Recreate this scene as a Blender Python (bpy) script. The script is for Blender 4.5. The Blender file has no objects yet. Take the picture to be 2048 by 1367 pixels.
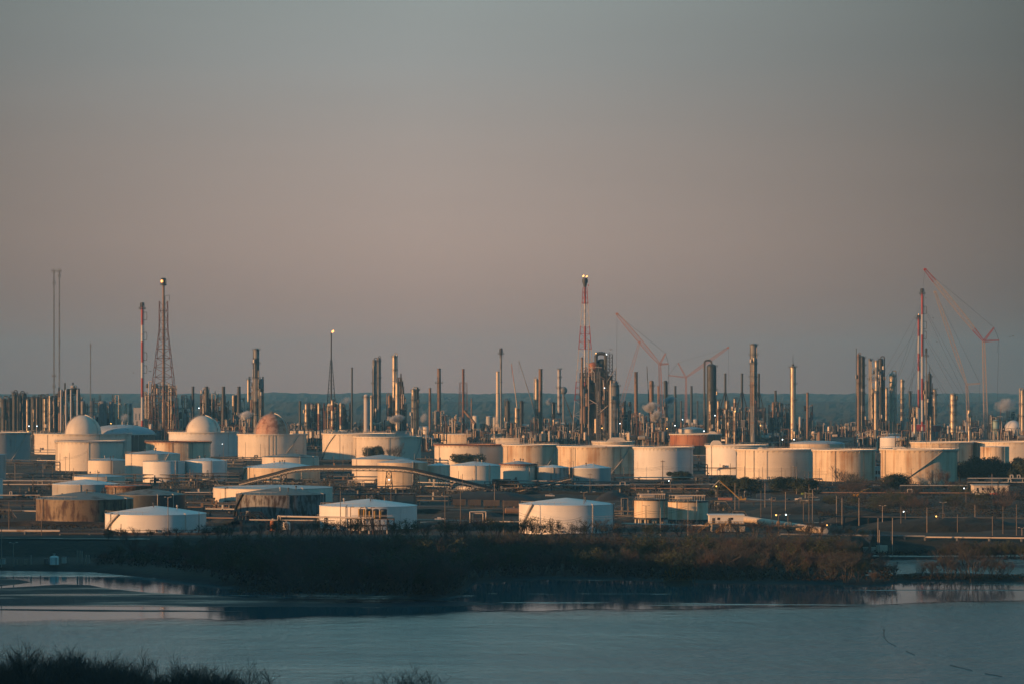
import bpy, math, random
from math import sin, cos, pi, radians, atan2, sqrt, exp
from mathutils import Vector, noise

# ------------------------------------------------------------ camera, sky, sun, exposure
S = bpy.context.scene
F, VH, H = 6000.0, 785.0, 60.0          # focal length in photo pixels, horizon row, camera height
cam_d = bpy.data.cameras.new('camera'); cam = bpy.data.objects.new('camera', cam_d)
S.collection.objects.link(cam); S.camera = cam
cam.location = (0, 0, H); cam.rotation_euler = (radians(90), 0, 0)
cam_d.sensor_width = 36; cam_d.lens = 36*F/2048; cam_d.shift_y = (VH-683.5)/2048
cam_d.clip_start = 1; cam_d.clip_end = 60000
SUN_EL, SUN_AZ = 5.4, 63.0              # sun low on the left, a little behind the camera
sx, sy, sz = -sin(radians(SUN_AZ))*cos(radians(SUN_EL)), -cos(radians(SUN_AZ))*cos(radians(SUN_EL)), sin(radians(SUN_EL))
W = bpy.data.worlds.new('World'); S.world = W; W.use_nodes = True
nt = W.node_tree; nt.nodes.clear()
def N(t, kind, **kw):
    n = t.nodes.new(kind)
    for k, v in kw.items(): setattr(n, k, v)
    return n
out = N(nt, 'ShaderNodeOutputWorld'); bg = N(nt, 'ShaderNodeBackground')
tc = N(nt, 'ShaderNodeTexCoord'); sp = N(nt, 'ShaderNodeSeparateXYZ')
nt.links.new(tc.outputs['Generated'], sp.inputs[0])
ramp = N(nt, 'ShaderNodeValToRGB'); cr = ramp.color_ramp
SKY = [(0.0, (.228, .135, .108)), (.02, (.245, .156, .127)), (.05, (.262, .188, .158)), (.08, (.240, .196, .175)), (.11, (.195, .196, .190)),
       (.145, (.178, .205, .202)), (.22, (.290, .490, .490)), (.42, (.220, .500, .550)), (1.0, (.020, .085, .125))]
while len(cr.elements) < len(SKY): cr.elements.new(.5)
for e, (p, c) in zip(cr.elements, SKY): e.position = p; e.color = (*c, 1)
nt.links.new(sp.outputs['Z'], ramp.inputs[0])
sky = N(nt, 'ShaderNodeTexSky', sky_type='NISHITA', sun_disc=False)
sky.sun_elevation = radians(SUN_EL); sky.sun_rotation = radians(180+SUN_AZ)
sky.dust_density = 3; sky.air_density = 1.2
sks = N(nt, 'ShaderNodeVectorMath', operation='SCALE'); sks.inputs['Scale'].default_value = .05
nt.links.new(sky.outputs[0], sks.inputs[0])
# the belt of sky over the plant is a little paler than the sky to either side of it
ax = N(nt, 'ShaderNodeMath', operation='MULTIPLY'); ax.inputs[1].default_value = 1
nt.links.new(sp.outputs['X'], ax.inputs[0])
a1 = N(nt, 'ShaderNodeMath', operation='ADD'); a1.inputs[1].default_value = .03; nt.links.new(ax.outputs[0], a1.inputs[0])
ab = N(nt, 'ShaderNodeMath', operation='ABSOLUTE'); nt.links.new(a1.outputs[0], ab.inputs[0])
a2 = N(nt, 'ShaderNodeMath', operation='POWER'); a2.inputs[1].default_value = 1.35; nt.links.new(ab.outputs[0], a2.inputs[0])
a3 = N(nt, 'ShaderNodeMapRange'); a3.inputs[1].default_value = 0; a3.inputs[2].default_value = .1115; a3.inputs[3].default_value = 1.08; a3.inputs[4].default_value = .42
nt.links.new(a2.outputs[0], a3.inputs[0])
cn = N(nt, 'ShaderNodeTexNoise'); cn.inputs['Scale'].default_value = 3; cn.inputs['Detail'].default_value = 3
cm = N(nt, 'ShaderNodeMapping'); cm.inputs['Scale'].default_value = (1, 1, 9)
nt.links.new(tc.outputs['Generated'], cm.inputs[0]); nt.links.new(cm.outputs[0], cn.inputs[0])
cmr = N(nt, 'ShaderNodeMapRange'); cmr.inputs[3].default_value = .90; cmr.inputs[4].default_value = 1.10
nt.links.new(cn.outputs[0], cmr.inputs[0])
cmm = N(nt, 'ShaderNodeMath', operation='MULTIPLY'); nt.links.new(cmr.outputs[0], cmm.inputs[0]); nt.links.new(a3.outputs[0], cmm.inputs[1])
sc = N(nt, 'ShaderNodeVectorMath', operation='SCALE'); nt.links.new(ramp.outputs[0], sc.inputs[0]); nt.links.new(cmm.outputs[0], sc.inputs['Scale'])
mx = N(nt, 'ShaderNodeMix', data_type='RGBA'); mx.inputs[0].default_value = .93
# the mauve belt only lies over the plant; the rest of the dome is cold and clear
cold = N(nt, 'ShaderNodeValToRGB'); cold.color_ramp.elements[0].color = (.052,.185,.270,1); cold.color_ramp.elements[1].color = (.010,.095,.160,1)
nt.links.new(sp.outputs['Z'], cold.inputs[0])
ym = N(nt, 'ShaderNodeMapRange', interpolation_type='SMOOTHSTEP'); ym.inputs[1].default_value = .55; ym.inputs[2].default_value = .93
nt.links.new(sp.outputs['Y'], ym.inputs[0])
cmx = N(nt, 'ShaderNodeMix', data_type='RGBA'); nt.links.new(ym.outputs[0], cmx.inputs[0]); nt.links.new(cold.outputs[0], cmx.inputs[6]); nt.links.new(sc.outputs[0], cmx.inputs[7])
nt.links.new(sks.outputs[0], mx.inputs[6]); nt.links.new(cmx.outputs[2], mx.inputs[7])
nt.links.new(mx.outputs[2], bg.inputs[0]); bg.inputs[1].default_value = 1.0
nt.links.new(bg.outputs[0], out.inputs[0])
sun_d = bpy.data.lights.new('sun', 'SUN'); sun = bpy.data.objects.new('sun', sun_d); S.collection.objects.link(sun)
sun_d.energy = 4.1; sun_d.angle = radians(.5); sun_d.color = (1, .495, .20)
sun.rotation_euler = Vector((-sx, -sy, -sz)).to_track_quat('-Z', 'Y').to_euler()
S.view_settings.view_transform = 'Standard'; S.view_settings.look = 'None'
S.view_settings.exposure = 0.65; S.view_settings.gamma = 1.0
S.render.engine = 'CYCLES'; S.cycles.use_denoising = True
S.cycles.max_bounces = 4; S.cycles.volume_bounces = 0; S.cycles.transparent_max_bounces = 8

# ------------------------------------------------------------ helpers
C = S.collection
RN = random.Random(11)
def D_of(v, z=0.0): return (H-z)*F/(v-VH)
def xd(u, D): return (u-1024)*D/F
def zd(v, D): return H-(v-VH)*D/F
def at(u, v, z=0.0):
    D = D_of(v, z); return Vector((xd(u, D), D, z))
ORD = 'first second third fourth fifth sixth seventh eighth ninth tenth eleventh twelfth thirteenth fourteenth fifteenth sixteenth seventeenth eighteenth nineteenth twentieth'.split()
for tens, nth in (('twenty-','thirtieth'),('thirty-','fortieth'),('forty-','fiftieth'),('fifty-','sixtieth'),('sixty-','seventieth')): ORD += [tens+o for o in ORD[:9]]+[nth]

class MB:
    def __init__(s): s.v = []; s.f = []; s.mi = []; s.sm = []; s.k = 0
    def add(s, vs, fs, smooth=False):
        b = len(s.v); s.v.extend(vs)
        for f in fs: s.f.append([b+i for i in f]); s.mi.append(s.k); s.sm.append(smooth)
    def box(s, x0, x1, y0, y1, z0, z1):
        s.add([(x0,y0,z0),(x1,y0,z0),(x1,y1,z0),(x0,y1,z0),(x0,y0,z1),(x1,y0,z1),(x1,y1,z1),(x0,y1,z1)],
              [(3,2,1,0),(4,5,6,7),(0,1,5,4),(1,2,6,5),(2,3,7,6),(3,0,4,7)])
    def tube(s, p, q, r, r2=None, n=6, cap=False):
        p = Vector(p); q = Vector(q); d = q-p
        if d.length < 1e-6: return
        d.normalize(); a = d.cross(Vector((0,0,1)) if abs(d.z) < .9 else Vector((1,0,0))).normalized(); b = d.cross(a)
        r2 = r if r2 is None else r2; vs = []
        for c, rr in ((p, r), (q, r2)):
            for i in range(n):
                t = 2*pi*i/n+pi/n; vs.append(tuple(c+(a*cos(t)+b*sin(t))*rr))
        s.add(vs, [(i,(i+1)%n,n+(i+1)%n,n+i) for i in range(n)], n > 5)
        if cap:
            s.add(vs[:n], [tuple(range(n))[::-1]]); s.add(vs[n:], [tuple(range(n))])
    def path(s, pts, r, n=6):
        for a, b in zip(pts, pts[1:]): s.tube(a, b, r, n=n)
    def bar(s, p, q, w): s.tube(p, q, w*.7, n=4, cap=True)
    def cyl(s, x, y, z0, z1, r0, r1=None, n=24, cap=True, bottom=False):
        r1 = r0 if r1 is None else r1
        lo = [(x+r0*cos(2*pi*i/n), y+r0*sin(2*pi*i/n), z0) for i in range(n)]
        hi = [(x+r1*cos(2*pi*i/n), y+r1*sin(2*pi*i/n), z1) for i in range(n)]
        s.add(lo+hi, [(i,(i+1)%n,n+(i+1)%n,n+i) for i in range(n)], True)
        if cap: s.add(hi, [tuple(range(n))])
        if bottom: s.add(lo, [tuple(range(n))[::-1]])
    def dome(s, x, y, z, r, h, n=24, m=6, full=False):
        a0 = -pi/2 if full else 0.0
        vs = []
        for j in range(m+1):
            t = a0+(pi/2-a0)*j/m
            for i in range(n): vs.append((x+r*cos(t)*cos(2*pi*i/n), y+r*cos(t)*sin(2*pi*i/n), z+h*sin(t)))
        s.add(vs, [(j*n+i, j*n+(i+1)%n, (j+1)*n+(i+1)%n, (j+1)*n+i) for j in range(m) for i in range(n)], True)
    def ring(s, x, y, z0, z1, ri, ro, n=24, a0=0, a1=2*pi):
        full = abs(a1-a0-2*pi) < 1e-6; m = n if full else n+1; vs = []
        for i in range(m):
            a = a0+(a1-a0)*i/n; c, d = cos(a), sin(a)
            vs += [(x+ri*c,y+ri*d,z0),(x+ro*c,y+ro*d,z0),(x+ro*c,y+ro*d,z1),(x+ri*c,y+ri*d,z1)]
        fs = []
        for i in range(n):
            j = (i+1) % m
            for k in range(4): fs.append((4*i+k, 4*i+(k+1)%4, 4*j+(k+1)%4, 4*j+k)[::-1])
        s.add(vs, fs)
    def hcyl(s, p, q, r, n=14):           # horizontal vessel with bulging ends
        p = Vector(p); q = Vector(q); d = (q-p).normalized()
        s.tube(p, q, r, n=n); s.tube(q, q+d*r*.35, r, r*.6, n=n, cap=True); s.tube(p, p-d*r*.35, r, r*.6, n=n, cap=True)
    def lattice(s, p, q, w0, w1, n, r, rb=None):
        p = Vector(p); q = Vector(q); d = (q-p).normalized(); rb = rb or r*.6
        if abs(d.z) > .97: a, b = Vector((1,0,0)), Vector((0,1,0))
        else: b = d.cross(Vector((0,0,1))).normalized(); a = b.cross(d).normalized()
        def cor(t, k):
            w = (w0+(w1-w0)*t)/2; c = p+(q-p)*t
            return c+a*w*(1,1,-1,-1)[k]+b*w*(1,-1,-1,1)[k]
        for k in range(4): s.tube(cor(0,k), cor(1,k), r, n=4)
        for i in range(n):
            t0, t1 = i/n, (i+1)/n
            for k in range(4):
                k2 = (k+1) % 4
                s.tube(cor(t1,k), cor(t1,k2), rb, n=3)
                if i % 2: s.tube(cor(t0,k), cor(t1,k2), rb, n=3)
                else: s.tube(cor(t0,k2), cor(t1,k), rb, n=3)
    def mesh(s, name, mats):
        me = bpy.data.meshes.new(name); me.from_pydata(s.v, [], s.f)
        for m in (mats if isinstance(mats, (list, tuple)) else [mats]): me.materials.append(m)
        me.polygons.foreach_set('material_index', s.mi); me.polygons.foreach_set('use_smooth', s.sm)
        me.update(); return me
    def build(s, name, mats, parent=None, loc=None):
        if not s.v: return None
        o = bpy.data.objects.new(name, s.mesh(name, mats)); C.objects.link(o); o.parent = parent
        if loc: o.location = loc
        return o
def tag(o, label=None, cat=None, group=None, kind=None):
    if label: o['label'] = label
    if cat: o['category'] = cat
    if group: o['group'] = group
    if kind: o['kind'] = kind
    return o
def thing(name, label, cat, loc=(0,0,0), rz=0, group=None):
    o = bpy.data.objects.new(name, None); C.objects.link(o); o.location = loc; o.rotation_euler = (0,0,rz)
    o.empty_display_size = 1
    return tag(o, label, cat, group)
def dup(root, loc, rz=0, sc=None, label=None, group=None):
    r = root.copy(); C.objects.link(r); r.location = loc; r.rotation_euler = (0,0,rz)
    if sc: r.scale = sc if isinstance(sc, tuple) else (sc, sc, sc)
    if label: r['label'] = label
    if group: r['group'] = group
    for ch in list(root.children):
        c = ch.copy(); C.objects.link(c); c.parent = r
        for g in ch.children:
            d = g.copy(); C.objects.link(d); d.parent = c
    return r
def instance(parts, name, label, cat, loc, rz=0, sc=1, group=None):     # parts: [(part name, shared mesh)]
    t = thing(name, label, cat, loc, rz, group); t.scale = (sc,sc,sc) if not isinstance(sc, tuple) else sc
    for pn, me in parts:
        o = bpy.data.objects.new(pn, me); C.objects.link(o); o.parent = t
    return t

# ------------------------------------------------------------ materials
def newmat(name):
    m = bpy.data.materials.new(name); m.use_nodes = True; t = m.node_tree; t.nodes.clear()
    o = N(t, 'ShaderNodeOutputMaterial'); b = N(t, 'ShaderNodeBsdfPrincipled'); t.links.new(b.outputs[0], o.inputs[0])
    return m, t, b
def mathn(t, op, a, b=None, c=None):
    n = N(t, 'ShaderNodeMath', operation=op)
    for i, x in enumerate((a, b, c)):
        if x is None: continue
        if hasattr(x, 'links'): t.links.new(x, n.inputs[i])
        else: n.inputs[i].default_value = x
    return n.outputs[0]
def noisen(t, vec, scale, detail=4, rough=.55, stretch=(1,1,1)):
    mp = N(t, 'ShaderNodeMapping'); mp.inputs['Scale'].default_value = stretch; t.links.new(vec, mp.inputs[0])
    n = N(t, 'ShaderNodeTexNoise'); n.inputs['Scale'].default_value = scale; n.inputs['Detail'].default_value = detail; n.inputs['Roughness'].default_value = rough
    t.links.new(mp.outputs[0], n.inputs[0]); return n.outputs[0]
def mixc(t, fac, a, b, mode='MIX'):
    n = N(t, 'ShaderNodeMix', data_type='RGBA', blend_type=mode)
    for i, x in ((0, fac), (6, a), (7, b)):
        if hasattr(x, 'links'): t.links.new(x, n.inputs[i])
        elif i: n.inputs[i].default_value = (*x, 1)
        else: n.inputs[i].default_value = x
    return n.outputs[2]
def stepn(t, x, lo, hi):
    n = N(t, 'ShaderNodeMapRange'); n.inputs[1].default_value = lo; n.inputs[2].default_value = hi; t.links.new(x, n.inputs[0]); return n.outputs[0]
def weathered(name, base, stain, amt=.3, rough=.6, metal=0.0, sc=.35, streak=.06, tone=.12, courses=0.0, panels=0.0, sharp=.12, dirt=.0):
    m, t, b = newmat(name)
    tc = N(t, 'ShaderNodeTexCoord').outputs['Object']
    oi = N(t, 'ShaderNodeObjectInfo').outputs['Random']
    off = N(t, 'ShaderNodeVectorMath', operation='ADD'); t.links.new(tc, off.inputs[0])
    cx = N(t, 'ShaderNodeCombineXYZ'); r50 = mathn(t, 'MULTIPLY', oi, 400.0)
    for i in range(3): t.links.new(r50, cx.inputs[i])
    t.links.new(cx.outputs[0], off.inputs[1]); v = off.outputs[0]
    n1 = noisen(t, v, sc, 6, .6, (1, 1, streak))
    n2 = noisen(t, v, sc*.25, 3, .5)
    f = stepn(t, mathn(t, 'ADD', n1, mathn(t, 'MULTIPLY', mathn(t, 'SUBTRACT', n2, .5), .5)), .72-amt*.5, .72-amt*.5+sharp)
    col = mixc(t, f, base, stain)
    tn = mathn(t, 'ADD', mathn(t, 'MULTIPLY', mathn(t, 'SUBTRACT', noisen(t, v, .06, 3, .6), .5), tone*3), mathn(t, 'ADD', mathn(t, 'MULTIPLY', mathn(t, 'SUBTRACT', oi, .5), tone*1.2), 1.0))
    sepn = N(t, 'ShaderNodeSeparateXYZ'); t.links.new(tc, sepn.inputs[0])
    X, Y, Z = sepn.outputs
    if courses:
        ln = mathn(t, 'LESS_THAN', mathn(t, 'FRACT', mathn(t, 'DIVIDE', Z, 2.45)), .09)
        tn = mathn(t, 'SUBTRACT', tn, mathn(t, 'MULTIPLY', ln, courses))
        wn = N(t, 'ShaderNodeTexWhiteNoise', noise_dimensions='1D'); t.links.new(mathn(t, 'FLOOR', mathn(t, 'DIVIDE', Z, 2.45)), wn.inputs[1])
        tn = mathn(t, 'ADD', tn, mathn(t, 'MULTIPLY', mathn(t, 'SUBTRACT', wn.outputs[0], .5), courses*.8))
    if panels:
        ang = mathn(t, 'ADD', mathn(t, 'MULTIPLY', mathn(t, 'ARCTAN2', Y, X), 7.0), mathn(t, 'MULTIPLY', oi, 9.0))
        wn = N(t, 'ShaderNodeTexWhiteNoise', noise_dimensions='1D'); t.links.new(mathn(t, 'FLOOR', ang), wn.inputs[1])
        tn = mathn(t, 'ADD', tn, mathn(t, 'MULTIPLY', mathn(t, 'SUBTRACT', wn.outputs[0], .5), panels))
    if dirt:
        fl = noisen(t, v, 1.4, 5, .7, (1, 1, .03))
        tn = mathn(t, 'SUBTRACT', tn, mathn(t, 'MULTIPLY', stepn(t, fl, .52, .75), dirt))
    s_ = N(t, 'ShaderNodeVectorMath', operation='SCALE'); t.links.new(col, s_.inputs[0]); t.links.new(tn, s_.inputs['Scale'])
    t.links.new(s_.outputs[0], b.inputs['Base Color'])
    b.inputs['Metallic'].default_value = metal
    t.links.new(mathn(t, 'ADD', mathn(t, 'MULTIPLY', f, .2), rough), b.inputs['Roughness'])
    return m
def plain(name, col, rough=.7, metal=0.0, var=.15, sc=.5):
    m, t, b = newmat(name); tc = N(t, 'ShaderNodeTexCoord').outputs['Object']
    n = noisen(t, tc, sc, 4, .6); s_ = N(t, 'ShaderNodeVectorMath', operation='SCALE'); s_.inputs[0].default_value = col
    t.links.new(mathn(t, 'ADD', mathn(t, 'MULTIPLY', mathn(t, 'SUBTRACT', n, .5), var*3), 1.0), s_.inputs['Scale'])
    t.links.new(s_.outputs[0], b.inputs['Base Color']); b.inputs['Roughness'].default_value = rough; b.inputs['Metallic'].default_value = metal
    return m
def glow(name, col, st):
    m, t, b = newmat(name); b.inputs['Base Color'].default_value = (*col, 1)
    b.inputs['Emission Color'].default_value = (*col, 1); b.inputs['Emission Strength'].default_value = st; return m
RUST = (.27, .10, .045); DRUST = (.10, .045, .028)
M = dict(
 cream=weathered('cream tank paint', (.62,.54,.44), (.36,.23,.13), .16, courses=.05, panels=.08, dirt=.12),
 white=weathered('white tank paint', (.66,.63,.59), (.40,.34,.28), .06, courses=.035, panels=.05, dirt=.05),
 stained=weathered('streaked tank paint', (.60,.48,.34), (.34,.18,.08), .44, courses=.05, panels=.12, sharp=.22, dirt=.28, sc=.22, streak=.03),
 grey=weathered('grey tank paint', (.36,.35,.33), (.20,.16,.13), .22, courses=.05, panels=.06, dirt=.12),
 rusty=weathered('patchy rusted tank paint', (.16,.115,.072), (.055,.03,.022), .55, sc=.5, streak=.3, sharp=.16, courses=.06, dirt=.2),
 darkrusty=weathered('dark peeling tank paint', (.15,.155,.16), (.035,.022,.02), .58, sc=.9, streak=.22, sharp=.14, courses=.06, dirt=.2),
 black=weathered('black tank paint', (.03,.035,.038), (.09,.12,.12), .25, sc=.3, streak=.2),
 brown=weathered('brown tank cladding', (.13,.085,.06), (.07,.045,.035), .4, courses=.08),
 orange=weathered('rust red tank paint', (.33,.12,.05), (.20,.07,.035), .4, courses=.10, dirt=.2),
 pink=weathered('pink rusted dome plates', (.46,.26,.17), (.27,.12,.07), .45, sc=.3, streak=1, courses=.16, panels=.14),
 rim=weathered('pale rim steel', (.62,.55,.46), RUST, .12, sc=.3, streak=1),
 rustrim=weathered('rusted rim steel', (.22,.09,.05), (.12,.05,.03), .4, sc=.5, streak=1),
 roof=weathered('tank roof plates', (.36,.37,.38), (.24,.20,.17), .2, sc=.12, streak=1, rough=.55),
 wroof=weathered('white tank roof plates', (.58,.58,.58), (.40,.36,.32), .08, sc=.12, streak=1, rough=.5),
 droof=weathered('dark tank roof plates', (.15,.14,.13), (.08,.07,.06), .35, sc=.12, streak=1),
 steel=weathered('dark structural steel', (.026,.030,.034), (.09,.045,.028), .12, sc=.6, streak=1),
 cranewhite=weathered('dusty white crane paint', (.32,.27,.24), (.28,.14,.11), .2, sc=.4, streak=1),
 lsteel=weathered('pale galvanised steel', (.40,.37,.33), (.20,.14,.10), .2, sc=.6, streak=1, rough=.5),
 rsteel=weathered('red brown rusted steel', (.13,.055,.035), (.06,.035,.028), .3, sc=.6, streak=1),
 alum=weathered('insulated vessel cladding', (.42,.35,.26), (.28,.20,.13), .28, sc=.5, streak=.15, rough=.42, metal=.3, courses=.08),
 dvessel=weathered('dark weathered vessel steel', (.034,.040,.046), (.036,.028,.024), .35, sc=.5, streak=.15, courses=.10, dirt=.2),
 gvessel=weathered('grey weathered vessel steel', (.17,.17,.17), (.11,.085,.065), .35, sc=.5, streak=.15, courses=.08, dirt=.2),
 bvessel=weathered('brown weathered stack steel', (.19,.115,.075), (.085,.055,.04), .4, sc=.5, streak=.15, courses=.05, dirt=.2),
 cstack=weathered('cream stack concrete', (.55,.45,.34), (.38,.27,.19), .2, sc=.4, streak=.1),
 teal=weathered('teal grey vessel paint', (.22,.33,.33), (.15,.18,.17), .2, sc=.4, streak=.1),
 red=weathered('aviation red paint', (.27,.035,.028), (.18,.045,.035), .25, sc=.4, streak=1),
 awhite=weathered('aviation white paint', (.40,.38,.37), (.42,.34,.30), .2, sc=.4, streak=1),
 cranered=weathered('faded red crane paint', (.36,.17,.12), (.30,.15,.11), .3, sc=.4, streak=1),
 yellow=weathered('machine yellow paint', (.36,.20,.03), (.30,.18,.06), .15, sc=1, streak=1),
 pipe=weathered('pale pipe cladding', (.46,.40,.34), (.25,.17,.11), .25, sc=.3, streak=1, rough=.45),
 dpipe=weathered('dark pipe coating', (.060,.062,.065), (.11,.065,.045), .25, sc=.3, streak=1),
 wood=weathered('weathered pole timber', (.14,.105,.075), (.08,.06,.045), .3, sc=2, streak=.1),
 lpole=weathered('pale pole steel', (.27,.22,.18), (.25,.17,.12), .2, sc=1, streak=.2),
 coal=plain('black coke heap', (.018,.018,.02), .9),
 bark=plain('grey brown bark', (.060,.055,.052), .9, sc=1),
 dbark=plain('dark bark', (.018,.015,.014), .9, sc=1),
 twigbrown=plain('russet twigs', (.085,.060,.050), .9, var=.3, sc=.4),
 twiggreen=plain('budding olive twigs', (.045,.056,.030), .9, var=.3, sc=.4),
 twiggrey=plain('grey brown twigs', (.058,.052,.048), .9, var=.3, sc=.4),
 twigdark=plain('dark bare twigs', (.058,.046,.040), .9, var=.2, sc=.4),
 leafdark=plain('dark evergreen leaves', (.018,.028,.012), .8, var=.35, sc=.5),
 reed=plain('dry tan reeds', (.30,.17,.07), .9, var=.3, sc=.8),
 flame=glow('gas flame', (1,.42,.12), 1.9), lampw=glow('white lamp glass', (.8,.95,1), 2.2), lampy=glow('amber lamp glass', (1,.5,.12), 2.2),
 glassdark=plain('dark window glass', (.02,.025,.03), .2),
)

# ------------------------------------------------------------ water, ground, hills
WZ = -2.0
def interp(tab, u):
    if u <= tab[0][0]: return tab[0][1]
    for (a, b), (c, d) in zip(tab, tab[1:]):
        if u <= c: return b+(d-b)*(u-a)/(c-a)
    return tab[-1][1]
def water_material():
    m, t, b = newmat('lake water'); geo = N(t, 'ShaderNodeNewGeometry').outputs['Position']
    sp = N(t, 'ShaderNodeSeparateXYZ'); t.links.new(geo, sp.inputs[0]); X, Y, Z = sp.outputs
    # calm water lies in the lee of the far bank, wind ripples nearer
    wob = mathn(t, 'MULTIPLY', mathn(t, 'SUBTRACT', noisen(t, geo, .02, 5, .6, (1, .5, 1)), .5), 48.0)
    edge = mathn(t, 'SUBTRACT', mathn(t, 'SUBTRACT', mathn(t, 'ADD', Y, wob), mathn(t, 'MULTIPLY', X, .30)), 834.0)
    calm = mathn(t, 'MULTIPLY', stepn(t, edge, -16, 18), mathn(t, 'SUBTRACT', 1.0, stepn(t, mathn(t, 'ADD', Y, mathn(t, 'MULTIPLY', wob, .2)), 1012, 1024)))
    streak = stepn(t, noisen(t, geo, .02, 4, .6, (.35, 3.0, 1)), .60, .66)
    breeze = mathn(t, 'MULTIPLY', streak, stepn(t, Y, 862, 900))
    rip = mathn(t, 'SUBTRACT', 1.0, calm)
    patch = mathn(t, 'ADD', .55, mathn(t, 'MULTIPLY', stepn(t, noisen(t, geo, .011, 5, .6, (.5, 1.6, 1)), .38, .66), .75))
    rightw = stepn(t, mathn(t, 'SUBTRACT', mathn(t, 'MULTIPLY', X, 1.2), mathn(t, 'MULTIPLY', mathn(t, 'SUBTRACT', Y, 640), .8)), -60, 80)
    amp = mathn(t, 'ADD', mathn(t, 'MULTIPLY', mathn(t, 'MULTIPLY', rip, patch), mathn(t, 'ADD', .55, mathn(t, 'MULTIPLY', rightw, .8))), mathn(t, 'MULTIPLY', breeze, .35))
    amp = mathn(t, 'ADD', amp, .012)
    n1 = noisen(t, geo, .7, 4, .6, (.6, 1, 1)); n2 = noisen(t, geo, .20, 3, .55, (.8, .55, 1))
    hgt = mathn(t, 'MULTIPLY', mathn(t, 'ADD', mathn(t, 'MULTIPLY', n1, 1.0), mathn(t, 'MULTIPLY', n2, 1.2)), amp)
    bp = N(t, 'ShaderNodeBump'); bp.inputs['Strength'].default_value = 1; bp.inputs['Distance'].default_value = 1
    t.links.new(hgt, bp.inputs['Height']); t.links.new(bp.outputs[0], b.inputs['Normal'])
    b.inputs['Base Color'].default_value = (.035, .140, .160, 1); b.inputs['IOR'].default_value = 1.5
    t.links.new(mathn(t, 'ADD', .03, mathn(t, 'MULTIPLY', amp, .12)), b.inputs['Roughness'])
    return m
def sheet(name, pts, mat, kind='structure', label=None):
    mb = MB(); mb.add([tuple(p) for p in pts], [tuple(range(len(pts)))]); o = mb.build(name, mat); o['kind'] = kind; return o
wm = MB(); wm.add([(-900,250,WZ),(900,250,WZ),(900,1300,WZ),(-900,1300,WZ)], [(0,1,2,3)])
wm.build('lake_water', water_material())['kind'] = 'structure'

def ground_material():
    m, t, b = newmat('scrubby plant ground'); geo = N(t, 'ShaderNodeNewGeometry').outputs['Position']
    n1 = noisen(t, geo, .022, 6, .62, (.6, .8, 1)); n2 = noisen(t, geo, .35, 5, .6); n3 = noisen(t, geo, .006, 3, .5)
    grass = mixc(t, stepn(t, n2, .35, .65), (.009,.011,.009), (.016,.017,.014))
    dirt = mixc(t, stepn(t, n2, .3, .7), (.085,.066,.048), (.040,.033,.027))
    f = stepn(t, mathn(t, 'ADD', n1, mathn(t, 'MULTIPLY', mathn(t, 'SUBTRACT', n3, .5), .5)), .54, .60)
    col = mixc(t, f, grass, dirt)
    spz = N(t, 'ShaderNodeSeparateXYZ'); t.links.new(geo, spz.inputs[0])
    wet = stepn(t, mathn(t, 'ADD', spz.outputs[2], mathn(t, 'MULTIPLY', n1, .6)), -1.2, -.1)
    near = stepn(t, spz.outputs[1], 1118, 1165)
    col = mixc(t, near, mixc(t, stepn(t, n2, .4, .7), (.014,.016,.010), (.034,.030,.018)), col)
    col = mixc(t, wet, (.012,.011,.010), col)
    t.links.new(col, b.inputs['Base Color']); b.inputs['Roughness'].default_value = .95
    bp = N(t, 'ShaderNodeBump'); bp.inputs['Distance'].default_value = .5; t.links.new(n2, bp.inputs['Height']); t.links.new(bp.outputs[0], b.inputs['Normal'])
    return m
GM = ground_material()
SHORE = [(-2600,1130),(0,1140),(185,1143),(330,1158),(450,1170),(550,1180),(700,1186),(800,1191),(870,1195),(922,1191),(936,1160),(1100,1152),(1250,1154),(1400,1160),(1600,1162),(1726,1165),(1738,1119),(2048,1117),(4600,1120)]
def gnoise(x, y, s): return noise.noise(Vector((x*s, y*s, .3)))
def lev(D):
    if D < 1098 or D > 1172: return 0
    return 5.6*min(1, (D-1098)/22)*min(1, (1172-D)/22)
def ground_z(x, D):
    z = lev(D+5*gnoise(x, 0, .01))*(1+.08*gnoise(x, D, .03))
    if D > 1165: z += (gnoise(x, D, .02)*1.3+gnoise(x, D, .06)*.6+.3)*max(0, min(1, (D-1165)/60))*max(0, min(1, (2600-D)/800))
    else: z += .25*gnoise(x, D, .08)
    return z
gm = MB(); us = [(-2600+24*i) for i in range(301)]
fine = [1060+6*i for i in range(24)]+[1204+10*i for i in range(60)]+[1810+40*i for i in range(30)]+[3050,3400,3900,4500,5200,6500,9000,14200]
rows = 0
for u in us:
    v = interp(SHORE, u); d0 = D_of(v, WZ)
    ds = [d0-6, d0, d0+4, d0+10, d0+24, d0+50]; ds += [max(d, d0+50+i) for i, d in enumerate(fine)]
    for i, d in enumerate(ds):
        x = xd(u, d); z = (-3.0, -2.0, -1.2, -.3)[i] if i < 4 else ground_z(x, d)
        gm.v.append((x, d, z))
    rows = len(ds)
for i in range(len(us)-1):
    for j in range(rows-1):
        gm.f.append([i*rows+j, (i+1)*rows+j, (i+1)*rows+j+1, i*rows+j+1]); gm.mi.append(0); gm.sm.append(True)
gm.build('ground', GM)['kind'] = 'structure'
# near shore, mostly under the frame
nb = MB(); nb.add([(-500,-120,-1.2),(500,-120,-1.2),(500,430,-1.2),(40,500,-1.3),(0,520,-2.4),(-40,528,-2.4),(-150,560,-2.4),(-500,560,-2.4)], [tuple(range(8))])
nb.build('near_shore', GM)['kind'] = 'structure'
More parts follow.
